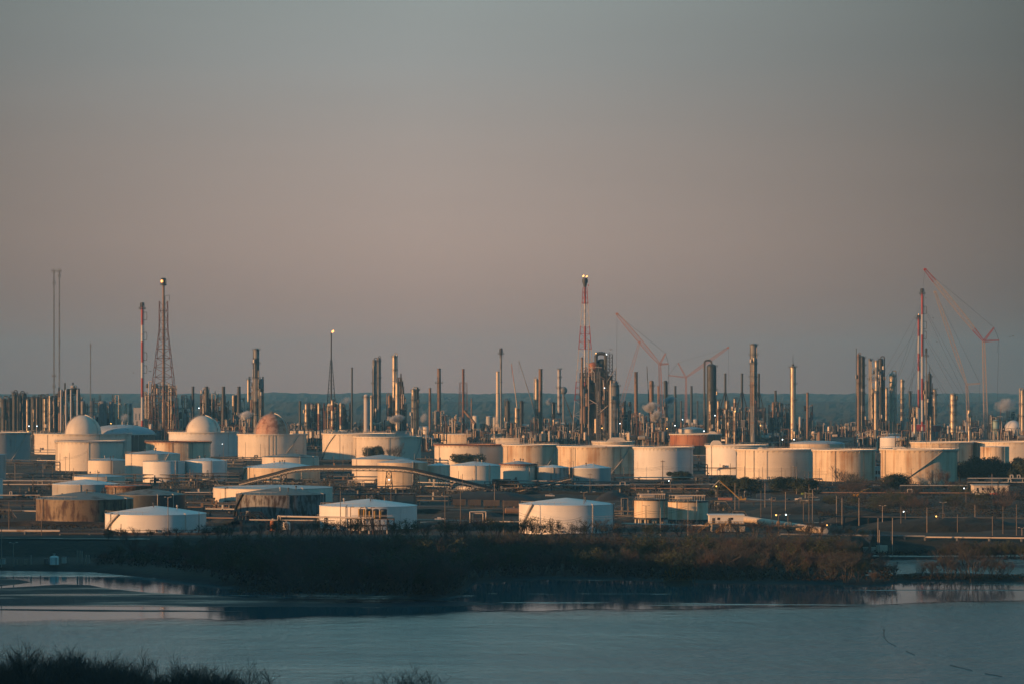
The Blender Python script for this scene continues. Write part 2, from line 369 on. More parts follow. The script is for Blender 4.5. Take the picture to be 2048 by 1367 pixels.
# spit between lake and pond
sp_f = [(1690,1168),(1760,1168),(1780,1167),(1788,1161),(1850,1158),(1940,1159),(2048,1162),(2400,1165),(4200,1170)]
spb = MB(); n = len(sp_f)
for (u, v), k in zip(sp_f, range(n)):
    d = D_of(v, WZ); d2 = D_of(v-(9 if u > 1784 else 14), WZ)
    for dd, z in ((d-2, -2.5), (d+2, -1.1), ((d+d2)/2, -.7), (d2-2, -1.1), (d2+2, -2.5)): spb.v.append((xd(u, dd), dd, z))
for i in range(n-1):
    for j in range(4): spb.f.append([i*5+j,(i+1)*5+j,(i+1)*5+j+1,i*5+j+1]); spb.mi.append(0); spb.sm.append(True)
spb.build('spit', GM)['kind'] = 'structure'
# mud flats
def mud_material():
    m, t, b = newmat('wet mud'); geo = N(t, 'ShaderNodeNewGeometry').outputs['Position']
    n = noisen(t, geo, .03, 5, .6, (.35, 1.6, 1)); n2 = noisen(t, geo, .7, 3, .6)
    t.links.new(mixc(t, stepn(t, n, .4, .6), (.005,.016,.022), (.008,.030,.040)), b.inputs['Base Color'])
    t.links.new(mathn(t, 'ADD', .12, mathn(t, 'MULTIPLY', stepn(t, n, .40, .52), .5)), b.inputs['Roughness'])
    bp = N(t, 'ShaderNodeBump'); bp.inputs['Distance'].default_value = 1.1; bp.inputs['Strength'].default_value = 1
    t.links.new(mathn(t, 'MULTIPLY', n2, mathn(t, 'ADD', .05, stepn(t, n, .46, .56))), bp.inputs['Height']); b.inputs['Specular IOR Level'].default_value = .08; t.links.new(bp.outputs[0], b.inputs['Normal']); return m
MUD = mud_material()
def flat(pts, name='mud_flat'):
    mb = MB(); c = Vector((0,0,0)); P = []
    for i, (u, v) in enumerate(pts):
        (u2, v2) = pts[(i+1) % len(pts)]
        for k in range(6):
            q = k/6; uu = u+(u2-u)*q; vv = v+(v2-v)*q+.8*noise.noise(Vector((uu*.03, i*.2, 1)))
            P.append(at(uu, vv, WZ+.03))
    mb.add([tuple(p) for p in P], [tuple(range(len(P)))[::-1]]); o = mb.build(name, MUD); o['kind'] = 'structure'
flat([(-400,1180),(0,1175),(70,1171),(130,1167),(180,1169),(222,1177),(300,1184),(500,1194),(680,1197),(860,1198),(925,1202),(1008,1207),(900,1211),(700,1213),(500,1212),(300,1212),(0,1211),(-400,1209)])
flat([(-300,1150),(0,1154),(35,1158),(64,1163),(30,1168),(0,1171),(-300,1172)])
flat([(-100,1216.5),(0,1216.5),(300,1219),(500,1221),(480,1222.3),(200,1221.8),(0,1219),(-100,1218)])
# distant wooded hills
hm = MB(); HU = [-1100+7*i for i in range(610)]; HD = [5000+150*i for i in range(62)]
def ss(a, b, x): t = max(0, min(1, (x-a)/(b-a))); return t*t*(3-2*t)
for u in HU:
    for d in HD:
        x = xd(u, d); g = noise.noise(Vector((u*.0030, d*.0004, 2)))
        base = 8*ss(6200+600*g, 6700+600*g, d)+18*ss(8200, 8800, d+500*g)+16*ss(11000, 11700, d+600*noise.noise(Vector((u*.004, 5, 0))))+10*ss(12300, 12900, d)+g*4*ss(6000, 9000, d)+7*ss(10000,12500,d)*noise.noise(Vector((u*.010, 3, 7)))+3*ss(10000,12500,d)*noise.noise(Vector((u*.05, 3, 7)))
        can = abs(noise.noise(Vector((x*.02, d*.013, 0))))*7+noise.noise(Vector((x*.07, d*.05, 4)))*3
        clear = ss(-.05, .12, noise.noise(Vector((x*.0011, d*.0016, 9)))+.15+ss(6500, 8000, d))
        hm.v.append((x, d, base+(can+3)*clear*.9-(0 if d > 5100 else 3)))
nd = len(HD)
for i in range(len(HU)-1):
    for j in range(nd-1): hm.f.append([i*nd+j,(i+1)*nd+j,(i+1)*nd+j+1,i*nd+j+1]); hm.mi.append(0); hm.sm.append(False)
o = hm.build('distant_woods', plain('far winter woods', (.03,.035,.022), .95, var=.3, sc=.01)); o['kind'] = 'stuff'
o['label'] = 'hazy blue wooded hills along the whole horizon'

# ------------------------------------------------------------ tanks
def shell_grid(mb, R, h, n=96, k=0):
    mb.k = k; mb.cyl(0, 0, 0, h, R, n=n, cap=False)
CNT = {}
def tank(u0, u1, ve, vb, roof, mat, label, vp=None, rimmat='rim', roofmat='roof', stair=None, pipes=2, vents=0, group=None, dome=None, windg=False, name='storage_tank', hump=None, z0=0.0, rail=True, shadepanel=None):
    k = (u1-u0)/2/F; Df = D_of(vb, z0); Dc = Df/(1-k); R = k*Dc; x = xd((u0+u1)/2, Dc); h = zd(ve, Dc)-z0
    t = thing(name, label, 'storage tank', (x, Dc, z0), 0, group)
    rr = random.Random(int(u0*7+ve)); rad = lambda a: radians(a)
    mb = MB(); mb.cyl(0, 0, -1.5 if z0 == 0 else 0, h, R, n=96, cap=False)
    if roof == 'open': mb.cyl(0, 0, h-.01, h-2.2, R-.12, n=96, cap=False)
    mb.build('shell', M[mat], t)
    rb = MB()
    if roof == 'open':
        rb.cyl(0, 0, h-2.4, h-2.2, R-.12, n=96)
    elif roof in ('cone', 'shed'):
        ph = (zd(vp, Dc)-z0-h) if vp else R*.08
        rb.cyl(0, 0, h-.25, h, R+.15, n=96, cap=False)
        m = 72
        for q in range(4):
            r0, r1 = (R+.15)*(1-q/4), (R+.15)*(1-(q+1)/4)+.01
            f = lambda s: h+ph*(1-(s/(R+.15))**1.15)
            rb.cyl(0, 0, f(r0), f(r1), r0, r1, n=m, cap=(q == 3))
    elif roof == 'dome':
        ph = zd(vp, Dc)-z0-h; rb.dome(0, 0, h-.1, R+.1, ph+.1, n=72, m=8)
    elif roof == 'flat':
        rb.cyl(0, 0, h-.3, h+.1, R+.1, n=96)
    rb.build('roof', M[roofmat], t)
    if roof == 'open' or windg:
        gb = MB(); gb.ring(0, 0, h-.5, h+.35, R-.2, R+1.1, n=96)
        for i in range(48):
            a = 2*pi*i/48; gb.tube((cos(a)*R, sin(a)*R, h-2.0), (cos(a)*(R+1), sin(a)*(R+1), h-.5), .12, n=3)
        gb.build('wind_girder', M[rimmat], t)
    if rail:
        hb = MB(); nseg = 48 if R > 15 else 24; zr = h+1.1
        pts = [(cos(2*pi*i/nseg)*(R+.7), sin(2*pi*i/nseg)*(R+.7), zr+.3) for i in range(nseg+1)]
        sel = range(nseg) if roof == 'open' else [i for i in range(nseg) if .56*nseg < i < .74*nseg]
        for i in sel:
            hb.tube(pts[i], pts[i+1], .06, n=3); hb.tube((pts[i][0], pts[i][1], h), pts[i], .06, n=3)
        hb.build('handrail', M['lsteel' if mat != 'black' else 'steel'], t)
    if stair:                                            # spiral stair rising round the shell, degrees
        a0, a1 = stair; sb = MB(); n = 26
        for i in range(n):
            t0, t1 = i/n, (i+1)/n; p = [rad(a0+(a1-a0)*q) for q in (t0, t1)]; z = [h*q for q in (t0, t1)]
            f = lambda a, r, zz: (cos(a)*r, sin(a)*r, zz)
            sb.add([f(p[0],R+.15,z[0]), f(p[0],R+1.15,z[0]), f(p[1],R+1.15,z[1]), f(p[1],R+.15,z[1]),
                    f(p[0],R+.15,z[0]+.35), f(p[0],R+1.15,z[0]+.35), f(p[1],R+1.15,z[1]+.35), f(p[1],R+.15,z[1]+.35)],
                   [(3,2,1,0),(4,5,6,7),(0,1,5,4),(1,2,6,5),(2,3,7,6),(3,0,4,7)])
            sb.tube(f(p[0],R+1.15,z[0]+1.4), f(p[1],R+1.15,z[1]+1.4), .07, n=3)
            sb.tube(f(p[0],R+1.15,z[0]), f(p[0],R+1.15,z[0]+1.4), .05, n=3)
        sb.build('stair', M['lsteel' if mat not in ('darkrusty', 'black') else 'steel'], t)
    for i in range(pipes):
        a = rad(rr.uniform(195, 345)); pb = MB(); c, s_ = cos(a)*(R+.45), sin(a)*(R+.45)
        pb.tube((c, s_, 0), (c, s_, h+.2), .16, n=6); pb.tube((c, s_, h+.2), (c*.94, s_*.94, h+.5), .16, n=6)
        pb.build('pipe', M['pipe' if rr.random() < .5 else 'dpipe'], t)
    for i in range(2):                                   # manhole covers at the foot
        mh = MB(); a = rad(rr.uniform(200, 340)); mh.tube((cos(a)*(R-.1), sin(a)*(R-.1), 1.4), (cos(a)*(R+.5), sin(a)*(R+.5), 1.4), .5, n=10, cap=True)
        mh.build('manhole', M['dpipe'], t)
    for i in range(vents):
        a = rad(rr.uniform(200, 340)); r = R*rr.uniform(.05, .6); zb = h+(R*.05 if roof != 'open' else -2)
        if roof in ('cone',) and vp: zb = h+(zd(vp, Dc)-z0-h)*(1-(r/R)**1.15)
        vbm = MB(); vbm.cyl(cos(a)*r, sin(a)*r, zb-.2, zb+1.3, .22, n=8); vbm.cyl(cos(a)*r, sin(a)*r, zb+1.2, zb+1.9, .6, .35, n=10, bottom=True)
        vbm.build('vent', M['lsteel' if i % 2 else 'dpipe'], t)
    if dome:                                            # vapour dome on top: half width px, top row
        rd = dome[0]/F*Dc; hd = zd(dome[1], Dc)-z0-h; db = MB(); db.dome(0, 0, h-.2, rd, hd+.2, n=48, m=12)
        dm = db.build('dome', M[dome[2]], t)
        sb = MB(); n = 18
        for s0 in (radians(205), radians(330)):
            for i in range(n):
                q0, q1 = pi/2*i/n, pi/2*(i+1)/n
                g = lambda q: (cos(s0)*(rd+.3)*cos(q), sin(s0)*(rd+.3)*cos(q), h+(hd+.3)*sin(q))
                sb.tube(g(q0), g(q1), .45, n=4)
                p = Vector(g(q0)); sb.tube(p, p+Vector((0,0,1.3)), .06, n=3)
        sb.build('dome_stair', M['pipe'], dm)
        cb = MB(); cb.ring(0, 0, h+hd, h+hd+1.2, 1.2, 2.2, n=12); cb.cyl(0, 0, h+hd-.2, h+hd+2, .5, n=8); cb.build('crown_platform', M['dpipe'], dm)
    if hump:                                            # raised gauger's platform on the rim, list of u
        for hu, hw, hh in hump:
            dx = max(-.97, min(.97, (hu-(u0+u1)/2)/((u1-u0)/2))); a = -math.acos(dx); w = hw/F*Dc/2
            c = Vector((cos(a)*(R-1.5), sin(a)*(R-1.5), h)); hb = MB(); q = hh/F*Dc
            pr = [(-w,0),(w,0),(w*.75,q*.7),(w*.4,q),(-w*.4,q),(-w*.75,q*.7)]
            fr = [(c.x+a_, c.y-1.5, h+b_) for a_, b_ in pr]; bk = [(c.x+a_, c.y+3.5, h+b_) for a_, b_ in pr]
            hb.add(fr+bk, [(0,1,2,3,4,5),(11,10,9,8,7,6)]+[(i,6+i,6+(i+1)%6,(i+1)%6) for i in range(6)])
            hb.build('gauge_platform', M[rimmat], t)
    return t, R, h, Dc

tank(-70,60,864,925,'open','grey','large grey tank cut by the left photo edge, behind pipes',stair=(-60,-20))
tank(-110,11,908,968,'cone','grey','pale tank sliver at left edge beside the pipe racks',vp=902)
tank(-95,5,957,1003,'flat','white','short white tank sliver low on the left edge, above the rusty round tank')
tank(70,262,866,908,'open','cream','wide sunlit tank carrying the leftmost white dome',dome=(36.5,829,'cream'),pipes=3)
tank(174,310,867,905,'dome','brown','dark brown tank with broad grey shallow dome roof and pale rim',vp=848,windg=True,roofmat='roof',pipes=2)
tank(112,246,881,941,'open','cream','big cream open-top tank in front of the leftmost white dome',rimmat='roof',stair=(-25,8),pipes=2)
tank(176,259,919,958,'cone','cream','small cream tank in front of the big open-top tank, vents on its roof',vp=914,vents=3,roofmat='roof')
tank(251,360,906,962,'cone','cream','tall pale tank with slightly coned roof, half hidden behind a lower tank',vp=899,vents=3,stair=(-80,-50))
tank(286,370,921,965,'flat','white','cream tank directly in front of the tall coned one',pipes=2)
tank(369,454,920,964,'cone','white','clean white cylinder tank standing alone left of the conveyor foot',vp=914,vents=3,roofmat='wroof')
tank(147,250,951,972,'cone','cream','low cream tank with rusted roof edge behind dark pipework',vp=946,vents=3,roofmat='roof')
tank(105,236,966,992,'cone','grey','low tank showing mostly a blue white sheet roof among the left pipes',vp=957,roofmat='wroof',pipes=1)
tank(214,302,970,1000,'flat','rusty','low tan tank with rusted rim behind the black tank',rimmat='rustrim',windg=True,roofmat='droof')
tank(228,370,987,1022,'cone','black','black tank with dark coned roof, behind the low white coned tank',vp=976,roofmat='droof')
tank(73,266,995,1047,'cone','rusty','squat tank with peeling brown and tan patches and wide grey roof',vp=981,roofmat='droof',vents=1)
tank(211,412,1025,1067,'cone','white','low white tank with cone roof and outside stair beside the shore road',vp=1010,roofmat='wroof',stair=(-156,-128),vents=2)
tank(292,421,882,922,'open','stained','pale tank with brown rusted top band, below the second white dome',rimmat='rustrim',pipes=5)
tank(338,475,863,912,'open','white','white tank carrying the second white dome',dome=(35,830,'cream'),pipes=2)
tank(476,613,867,916,'open','cream','cream tank carrying the rust pink dome',dome=(35,826,'pink'),pipes=4,stair=(-70,-35))
tank(580,710,861,893,'open','cream','cream tank behind and right of the pink dome tank',pipes=1)
tank(645,790,866,918,'open','cream','cream tank with slanting stair, left neighbour overlapped by a wider tank',stair=(-165,-125),pipes=3)
tank(705,842,872,919,'open','cream','wide cream tank with a bare tree before its right side',pipes=3,stair=(-35,-5))
tank(712,838,861,889,'open','white','far pale tank with low cap on its rim behind the wide cream tank',hump=[(731,22,5)])
tank(841,871,872,889,'cone','white','tiny white tank wedged between two wide tanks',vp=869)
tank(524,638,912,945,'cone','cream','cream tank with low brown cone roof behind the conveyor',vp=905,roofmat='droof')
tank(487,640,933,964,'cone','stained','rust streaked tank with bright roof under the arched conveyor, five roof vents',vp=922,roofmat='wroof',vents=5,stair=(-175,-150))
tank(704,822,916,965,'cone','cream','cream tank with coned tan roof behind the flat middle of the conveyor',vp=908,roofmat='roof')
tank(755,855,923,978,'cone','stained','brown streaked cylinder tank crossed by the conveyor',vp=916,roofmat='roof')
tank(427,665,973,1016,'cone','cream','low cream tank partly hidden behind the dark peeling tank',vp=968,roofmat='roof')
tank(472,651,986,1035,'cone','darkrusty','dark tank covered in peeling grey and rust patches',vp=973,roofmat='droof',vents=3,stair=(-170,-140))
tank(639,834,1009,1060,'cone','white','large white coned tank behind the yellow pump skid',vp=996,roofmat='wroof',vents=3)
tank(869,1007,888,936,'open','cream','cream tank with thick rusted rim, round evergreen in front',rimmat='rustrim',pipes=2)
tank(868,1003,867,894,'open','stained','brown stained tank behind the rusted rim tank')
tank(950,1107,874,897,'open','cream','far wide tank behind the orange streaked one, only its upper wall showing')
tank(1006,1116,888,938,'open','stained','tank with orange rust streaks high on its wall, centre of the picture',stair=(-60,-20))
tank(1097,1200,866,889,'open','cream','far tank at the foot of the red and white flare tower')
tank(1116,1267,891,948,'open','stained','very wide tank with golden rust streaks, right of centre',pipes=4,stair=(-70,-30))
tank(1231,1325,865,889,'open','white','far white tank with low caps on its rim, right of the tower cluster',hump=[(1272,26,5)],stair=(-160,-120))
tank(1185,1268,882,910,'open','cream','far tank top with a big white cap, peeping over the very wide one',hump=[(1232,40,9)])
tank(854,901,929,976,'cone','cream','narrow tank left of the pair under the conveyor',vp=925,roofmat='wroof')
tank(900,1001,929,982,'cone','cream','broad pale tank above the lower end of the conveyor',vp=921,roofmat='wroof',vents=4)
tank(1001,1072,927,972,'cone','cream','tank with rust red roof edge and a hanging cable across it',vp=920,roofmat='roof',rimmat='rustrim',windg=True,vents=3)
tank(1072,1138,933,972,'cone','grey','greyish small tank behind the short conveyor',vp=928,roofmat='wroof')
tank(1139,1222,934,972,'cone','grey','blue grey coned tank left of the tall smooth white tank',vp=926,roofmat='wroof',vents=2)
tank(1038,1228,1006,1069,'cone','white','large clean white coned tank near the shore, steep stair on its left',vp=994,roofmat='wroof',stair=(-160,-134),vents=1)
tank(1268,1386,893,958,'open','white','tall smooth white tank with an evergreen at its right foot',pipes=1)
tank(1340,1442,867,908,'open','orange','rust red tank with white rim and orange band',rimmat='rim',hump=[(1425,18,6)],pipes=1)
tank(1356,1412,857,880,'cone','cream','small cream tank behind the rust red one',vp=852)
tank(1412,1534,889,950,'open','white','white tank with raised cap at its left rim, overlapped by a wider tank',hump=[(1427,24,10)],stair=(-62,-25),pipes=2)
tank(1472,1626,897,958,'open','cream','wide cream tank with a small cap at its rim, evergreens at its feet',hump=[(1514,10,5)],pipes=4)
tank(1442,1474,874,900,'cone','white','small pale tank below the line of heater stacks',vp=871)
tank(1580,1690,886,925,'dome','stained','far tank with low rusty dome roof between two wide tanks',vp=880,roofmat='roof')
tank(1626,1750,898,962,'open','stained','dirty streaked tank with a bare tree in front',pipes=3)
tank(1762,1914,897,969,'open','stained','wide heavily streaked tank with a long slanting stair',stair=(-128,-58),pipes=3,hump=[(1790,30,6)])
tank(1712,1802,867,900,'open','cream','far cream tank with notched rim and crossed braces',pipes=4)
tank(1760,1814,874,905,'cone','white','plain white tank standing just behind the heavily streaked one',vp=870,roofmat='wroof')
tank(1822,1945,883,930,'open','stained','tank with dark and rust brown patches right of the heavily streaked one')
tank(1944,2110,882,930,'open','cream','pale tank cut by the right photo edge')
tank(1961,2018,892,934,'flat','stained','small tank with rusty top edge in front of the right edge tank')
for i, (u0, u1) in enumerate(((1525,1545),(1548,1574),(1577,1602),(1605,1622),(1655,1675),(1678,1702),(1704,1722))):
    tank(u0,u1,852,866,'cone','grey' if i < 4 else 'cream',('small dark far tank, '+ORD[i]+' from the left in the row beside the cream column') if i < 4 else 'small tan far tank, '+ORD[i-4]+' from the left below the paired tall columns',vp=850,group='small far tanks in a row',pipes=0)
for i, (u, w) in enumerate(((820,18),(838,16),(852,16))):
    tank(u-w/2,u+w/2,853,867,'cone','cream','small pale far tank, '+ORD[i]+' from the left near the steam clouds',vp=851,group='small far tanks by the steam',pipes=0)
for i, (u, w, t_, b_) in enumerate(((908,20,838,858),(951,12,831,862),(978,12,832,866),(990,9,834,866),(1128,14,845,865),(1378,12,838,866),(1391,12,838,866))):
    tank(u-w/2,u+w/2,t_,b_,'cone',('white','cream','grey','grey','teal','grey','grey')[i],('round pale far tank left of the cream chimney','narrow cream silo with a side chute left of the cream chimney','dark silo beside the cream chimney','slim dark silo touching the cream chimney','teal far tank in front of the white column','pale round tank under the far crane, left of its twin','pale round tank under the far crane, right of its twin')[i],vp=t_-1.5,pipes=0)

# two elevated tanks on legs
for u0, u1, ve, vbt, vg, lab in ((1268,1335,998,1033,1049,'left one of two streaked tanks raised on legs'),(1336,1416,1001,1037,1061,'right one of two streaked tanks raised on legs')):
    D = D_of(vg); zb = zd(vbt, D+8)
    t, R, h, Dc = tank(u0,u1,ve,vg,'flat','stained',lab,name='raised_tank',z0=0,pipes=2)
    for ch in list(t.children):
        if ch.name.startswith(('shell','roof','manhole')): bpy.data.objects.remove(ch)
    mb = MB(); mb.cyl(0,0,zb,h,R,n=72,cap=False); mb.build('shell', M['stained'], t)
    mb = MB(); mb.cyl(0,0,h-.3,h+.3,R+.2,n=72); mb.cyl(0,0,zb-.8,zb,R+.5,n=72,bottom=True); mb.build('deck', M['steel'], t)
    for i in range(12):
        a = 2*pi*i/12+.13; lb = MB(); lb.cyl(cos(a)*R*.9, sin(a)*R*.9, -.5, zb-.8, .55, n=10); lb.build('leg', M['lsteel'], t)
    mb = MB()
    for i in range(14):
        x = -R*.8+i*R*1.6/13; mb.bar((x,-R*.3,h+.3),(x,-R*.3,h+2.6),.15)
    mb.bar((-R*.85,-R*.3,h+2.6),(R*.85,-R*.3,h+2.6),.5); mb.hcyl((-R*.6,0,h+1.6),(R*.2,0,h+1.6),.9); mb.build('roof_pipework', M['pipe'], t)

# ------------------------------------------------------------ columns, stacks, flares
def column(u, w, vt, D, label, mat='dvessel', plats=3, pipe=0, ladder=1, name='distillation_column', cat='process column', head='dome', mat2=None, antenna=None, taper=1.0, topw=None, crowded=0, group=None):
    r = w/2*D/F; x = xd(u, D); h = zd(vt, D); t = thing(name, label, cat, (x, D, 0), 0, group)
    rr = random.Random(int(u*13+vt)); mb = MB()
    if mat2:                                             # cladding changes part-way up
        n = 7; cuts = [0]+sorted(rr.uniform(.1,.95) for _ in range(n-1))+[1]
        for i in range(n):
            mb.k = i % 2; f = lambda q: r*(1+(taper-1)*q); mb.cyl(0,0,cuts[i]*(h-r*.6),cuts[i+1]*(h-r*.6),f(cuts[i]),f(cuts[i+1]),n=20,cap=False)
    else: mb.cyl(0,0,0,h-r*.6,r,r*taper,n=20,cap=False)
    mb.k = 0; mb.dome(0,0,h-r*.6,r*taper,r*.6,n=20,m=4)
    mb.build('shell', [M[mat], M[mat2 or mat]], t)
    for i in range(plats):
        z = h*(1-(i+.15)/(plats+.8)*.8)+rr.uniform(-2,2); a0 = rr.uniform(-3.4,-1.2); a1 = a0+rr.uniform(2.2,4.5)
        pb = MB(); pb.ring(0,0,z,z+.35,r*.98,r+1.9,n=14,a0=a0,a1=a1)
        n = 10
        for k in range(n+1):
            a = a0+(a1-a0)*k/n; p = Vector((cos(a)*(r+1.8), sin(a)*(r+1.8), z+.3)); pb.tube(p, p+Vector((0,0,1.3)), .09, n=3)
            if k < n:
                a2 = a0+(a1-a0)*(k+1)/n; pb.tube(p+Vector((0,0,1.3)), (cos(a2)*(r+1.8), sin(a2)*(r+1.8), z+1.6), .09, n=3)
            if k % 3 == 0: pb.tube((cos(a)*r,sin(a)*r,z-1.8),(cos(a)*(r+1.6),sin(a)*(r+1.6),z),.12,n=3)
        pb.build('platform', M['steel'], t)
    if ladder:
        lb = MB(); a = radians(-90+ladder*62)
        lx, ly = cos(a)*(r+.5), sin(a)*(r+.5)
        for s_ in (-.45,.45): lb.tube((lx+s_*.3,ly+s_,0),(lx+s_*.3,ly+s_,h-r),.14,n=3)
        z = 2.0
        while z < h-r: lb.tube((lx-.15,ly-.45,z),(lx+.15,ly+.45,z),.07,n=3); z += 1.6
        lb.build('ladder', M['steel'], t)
    if pipe:
        s_ = 1 if pipe > 0 else -1; pr = max(.35, r*.22*abs(pipe)); px = s_*(r+pr*2.2); pb = MB()
        pts = [(0,-.1,h-.2),(0,-.1,h+pr*1.6)]+[(px*(1-cos(q*pi/6))/2, -.1, h+pr*1.6+pr*1.8*sin(q*pi/6)) for q in range(1,7)]+[(px,-.1,h*.12)]
        pb.path(pts, pr, n=8); pb.build('overhead_pipe', M['dpipe' if mat in ('dvessel','gvessel') else mat], t)
    for i in range(crowded):                             # small lines and drums clipped to the shell
        a = radians(rr.uniform(190,350)); z0, z1 = sorted((rr.uniform(.05,.9)*h, rr.uniform(.2,.97)*h)); q = r+.5
        cb = MB(); cb.tube((cos(a)*q,sin(a)*q,z0),(cos(a)*q,sin(a)*q,z1),rr.uniform(.18,.4),n=6)
        if rr.random() < .5: cb.cyl(cos(a)*(q+.8),sin(a)*(q+.8),z1-4,z1,rr.uniform(.8,1.4),n=10,bottom=True)
        cb.build('riser_pipe', M[rr.choice(['pipe','alum','dpipe','lsteel'])], t)
    if antenna:
        ab = MB(); ab.tube((0,0,h-1),(0,0,zd(antenna,D)),.45,.12,n=6); ab.cyl(0,0,h-.5,h+2,r*.5,r*.35,n=10); ab.build('vent_mast', M['steel'], t)
    return t
def stack(u, w, vt, D, label, mat='bvessel', taper=.9, rings=2, plat=None, wb=None, vb=None, name='chimney_stack', tip=None, bands=None, cat='chimney', loops=None, group=None, z0=0):
    r = w/2*D/F; h = zd(vt, D); t = thing(name, label, cat, (xd(u,D), D, z0), 0, group); mb = MB()
    if wb: rb = wb/2*D/F; zb = zd(vb, D); mb.cyl(0,0,0,zb,rb,r,n=20,cap=False); z1 = zb
    else: z1 = 0
    if bands:
        mats = [M['red'], M['awhite']]; z = h
        for k, v in bands:
            zz = max(zd(v, D), 0); mb.k = k; mb.cyl(0,0,zz,z,r,r,n=14,cap=False); z = zz
    else: mats = [M[mat]]; mb.cyl(0,0,z1,h,r,r*taper,n=18,cap=False)
    mb.k = 0; mb.cyl(0,0,h-3,h-2.9,r*taper*.9,n=16)
    mb.build('shaft', mats, t)
    rb_ = MB()
    for i in range(rings): z = h-.3-(h*.3)*i; rb_.ring(0,0,z-.4,z,r*.8,r*1.03+.25,n=18)
    rb_.build('collar', M['steel' if mat != 'cstack' else 'bvessel'], t)
    if plat:
        for v in plat:
            z = zd(v, D); pb = MB(); pb.ring(0,0,z,z+.5,r*.9,r+2.4,n=16)
            for k in range(16):
                a = 2*pi*k/16; p = Vector((cos(a)*(r+2.3),sin(a)*(r+2.3),z+.4)); pb.tube(p,p+Vector((0,0,1.5)),.1,n=3)
            pb.ring(0,0,z+1.7,z+1.95,r+2.2,r+2.45,n=16); pb.build('platform', M['steel'], t)
    if tip:
        tb = MB(); z = h; tb.cyl(0,0,h-1,h+tip*.25,r*1.0,r*1.3,n=14,bottom=True); tb.cyl(0,0,h+tip*.25,h+tip,r*1.5,r*1.25,n=14,bottom=True)
        for k in range(5): a = 2*pi*k/5; tb.tube((cos(a)*r*1.9,sin(a)*r*1.9,h-4),(cos(a)*r*1.7,sin(a)*r*1.7,h+tip*.9),.22,n=4)
        tb.build('flare_tip', M['dvessel'], t)
    if loops:
        lb = MB()
        for v in loops:
            z = zd(v, D); lb.path([(r,0,z-4),(r+3.2,0,z-4),(r+3.6,0,z),(r+3.2,0,z+4),(r,0,z+4)], .28, n=5)
        lb.tube((r+.6,0,0),(r+.6,0,h-4),.2,n=4); lb.build('riser_loop', M['steel'], t)
    return t
def flame(t, D, pts, s=1.0):
    for dx, dz, w, hh in pts:
        mb = MB(); n = 10; vs = []
        prof = [(0,.2),(.2,.75),(.45,1),(.7,.7),(.9,.3),(1,.02)]
        for q, rr_ in prof:
            for i in range(n):
                a = 2*pi*i/n; wv = 1+.25*noise.noise(Vector((cos(a)*2+dx,sin(a)*2,q*3)))
                vs.append((dx+w*rr_*cos(a)*wv+q*w*.9, w*rr_*sin(a)*wv, dz+hh*q))
        mb.add(vs, [(j*n+i,j*n+(i+1)%n,(j+1)*n+(i+1)%n,(j+1)*n+i) for j in range(len(prof)-1) for i in range(n)], True)
        mb.build('flame', M['flame'], t)

# --- left flares
D = 3160; t = stack(284.5,5.2,612,D,'slim red and white banded flare stack with dark tip, far left',bands=[(0,650),(1,668),(0,669),(1,683),(0,724),(1,755),(0,793),(1,840),(0,900)],name='flare_stack',cat='flare',tip=3.8*1,plat=[618],loops=[632,672,712,738],rings=0)
D = 3062; X0 = xd(327,D)
t = thing('flare_tower','steel lattice flare tower left of the picture, glowing square tip','flare',(X0,D,0)); hz = lambda v: zd(v,D)
px = D/F
mb = MB(); mb.tube((0,0,0),(0,0,hz(571)),1.15,n=14); mb.build('riser', M['bvessel'], t)
mb = MB(); mb.lattice((0,0,hz(602)),(0,0,hz(660)),16*px,17*px,3,.34,.26); mb.lattice((0,0,hz(660)),(0,0,hz(790)),17*px,46*px,7,.38,.27); mb.lattice((0,0,hz(790)),(0,0,0),46*px,62*px,5,.36,.2); mb.build('lattice', M['rsteel'], t)
mb = MB(); mb.cyl(0,0,hz(571),hz(569),12*px/2,n=16,bottom=True); mb.ring(0,0,hz(569),hz(568.4),5.6*px,6*px,n=16); mb.build('platform', M['steel'], t)
mb = MB(); mb.cyl(0,0,hz(569),hz(560),2.0,2.2,n=16); mb.cyl(0,0,hz(560),hz(556),2.5,2.1,n=16,bottom=True)
for i in range(7): a = 2*pi*i/7; mb.tube((cos(a)*3.1,sin(a)*3.1,hz(570)),(cos(a)*2.6,sin(a)*2.6,hz(557)),.25,n=4)
mb.build('flare_tip', M['dvessel'], t)
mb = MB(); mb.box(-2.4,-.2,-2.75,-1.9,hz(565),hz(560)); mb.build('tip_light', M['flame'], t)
mb = MB(); mb.path([(1.6,0,0),(1.6,0,hz(592)),(6,0,hz(590)),(6,0,hz(602))],.25,n=4); mb.build('pilot_line', M['steel'], t)
# --- thin flare with flame
D = 3500; px = D/F; hz = lambda v: zd(v,D)
t = thing('flare_tower','thin dark flare mast with a small orange flame at its top','flare',(xd(662.5,D),D,0))
mb = MB(); mb.tube((0,0,0),(0,0,hz(665)),.95,.7,n=10); mb.build('riser', M['steel'], t)
mb = MB(); mb.lattice((0,0,hz(720)),(0,0,hz(800)),3.5*px,15*px,10,.3,.16); mb.lattice((0,0,hz(800)),(0,0,0),15*px,18*px,6,.3,.16); mb.build('lattice', M['steel'], t)
flame(t, D, [(1.2,hz(665.5),1.5,3.4)])
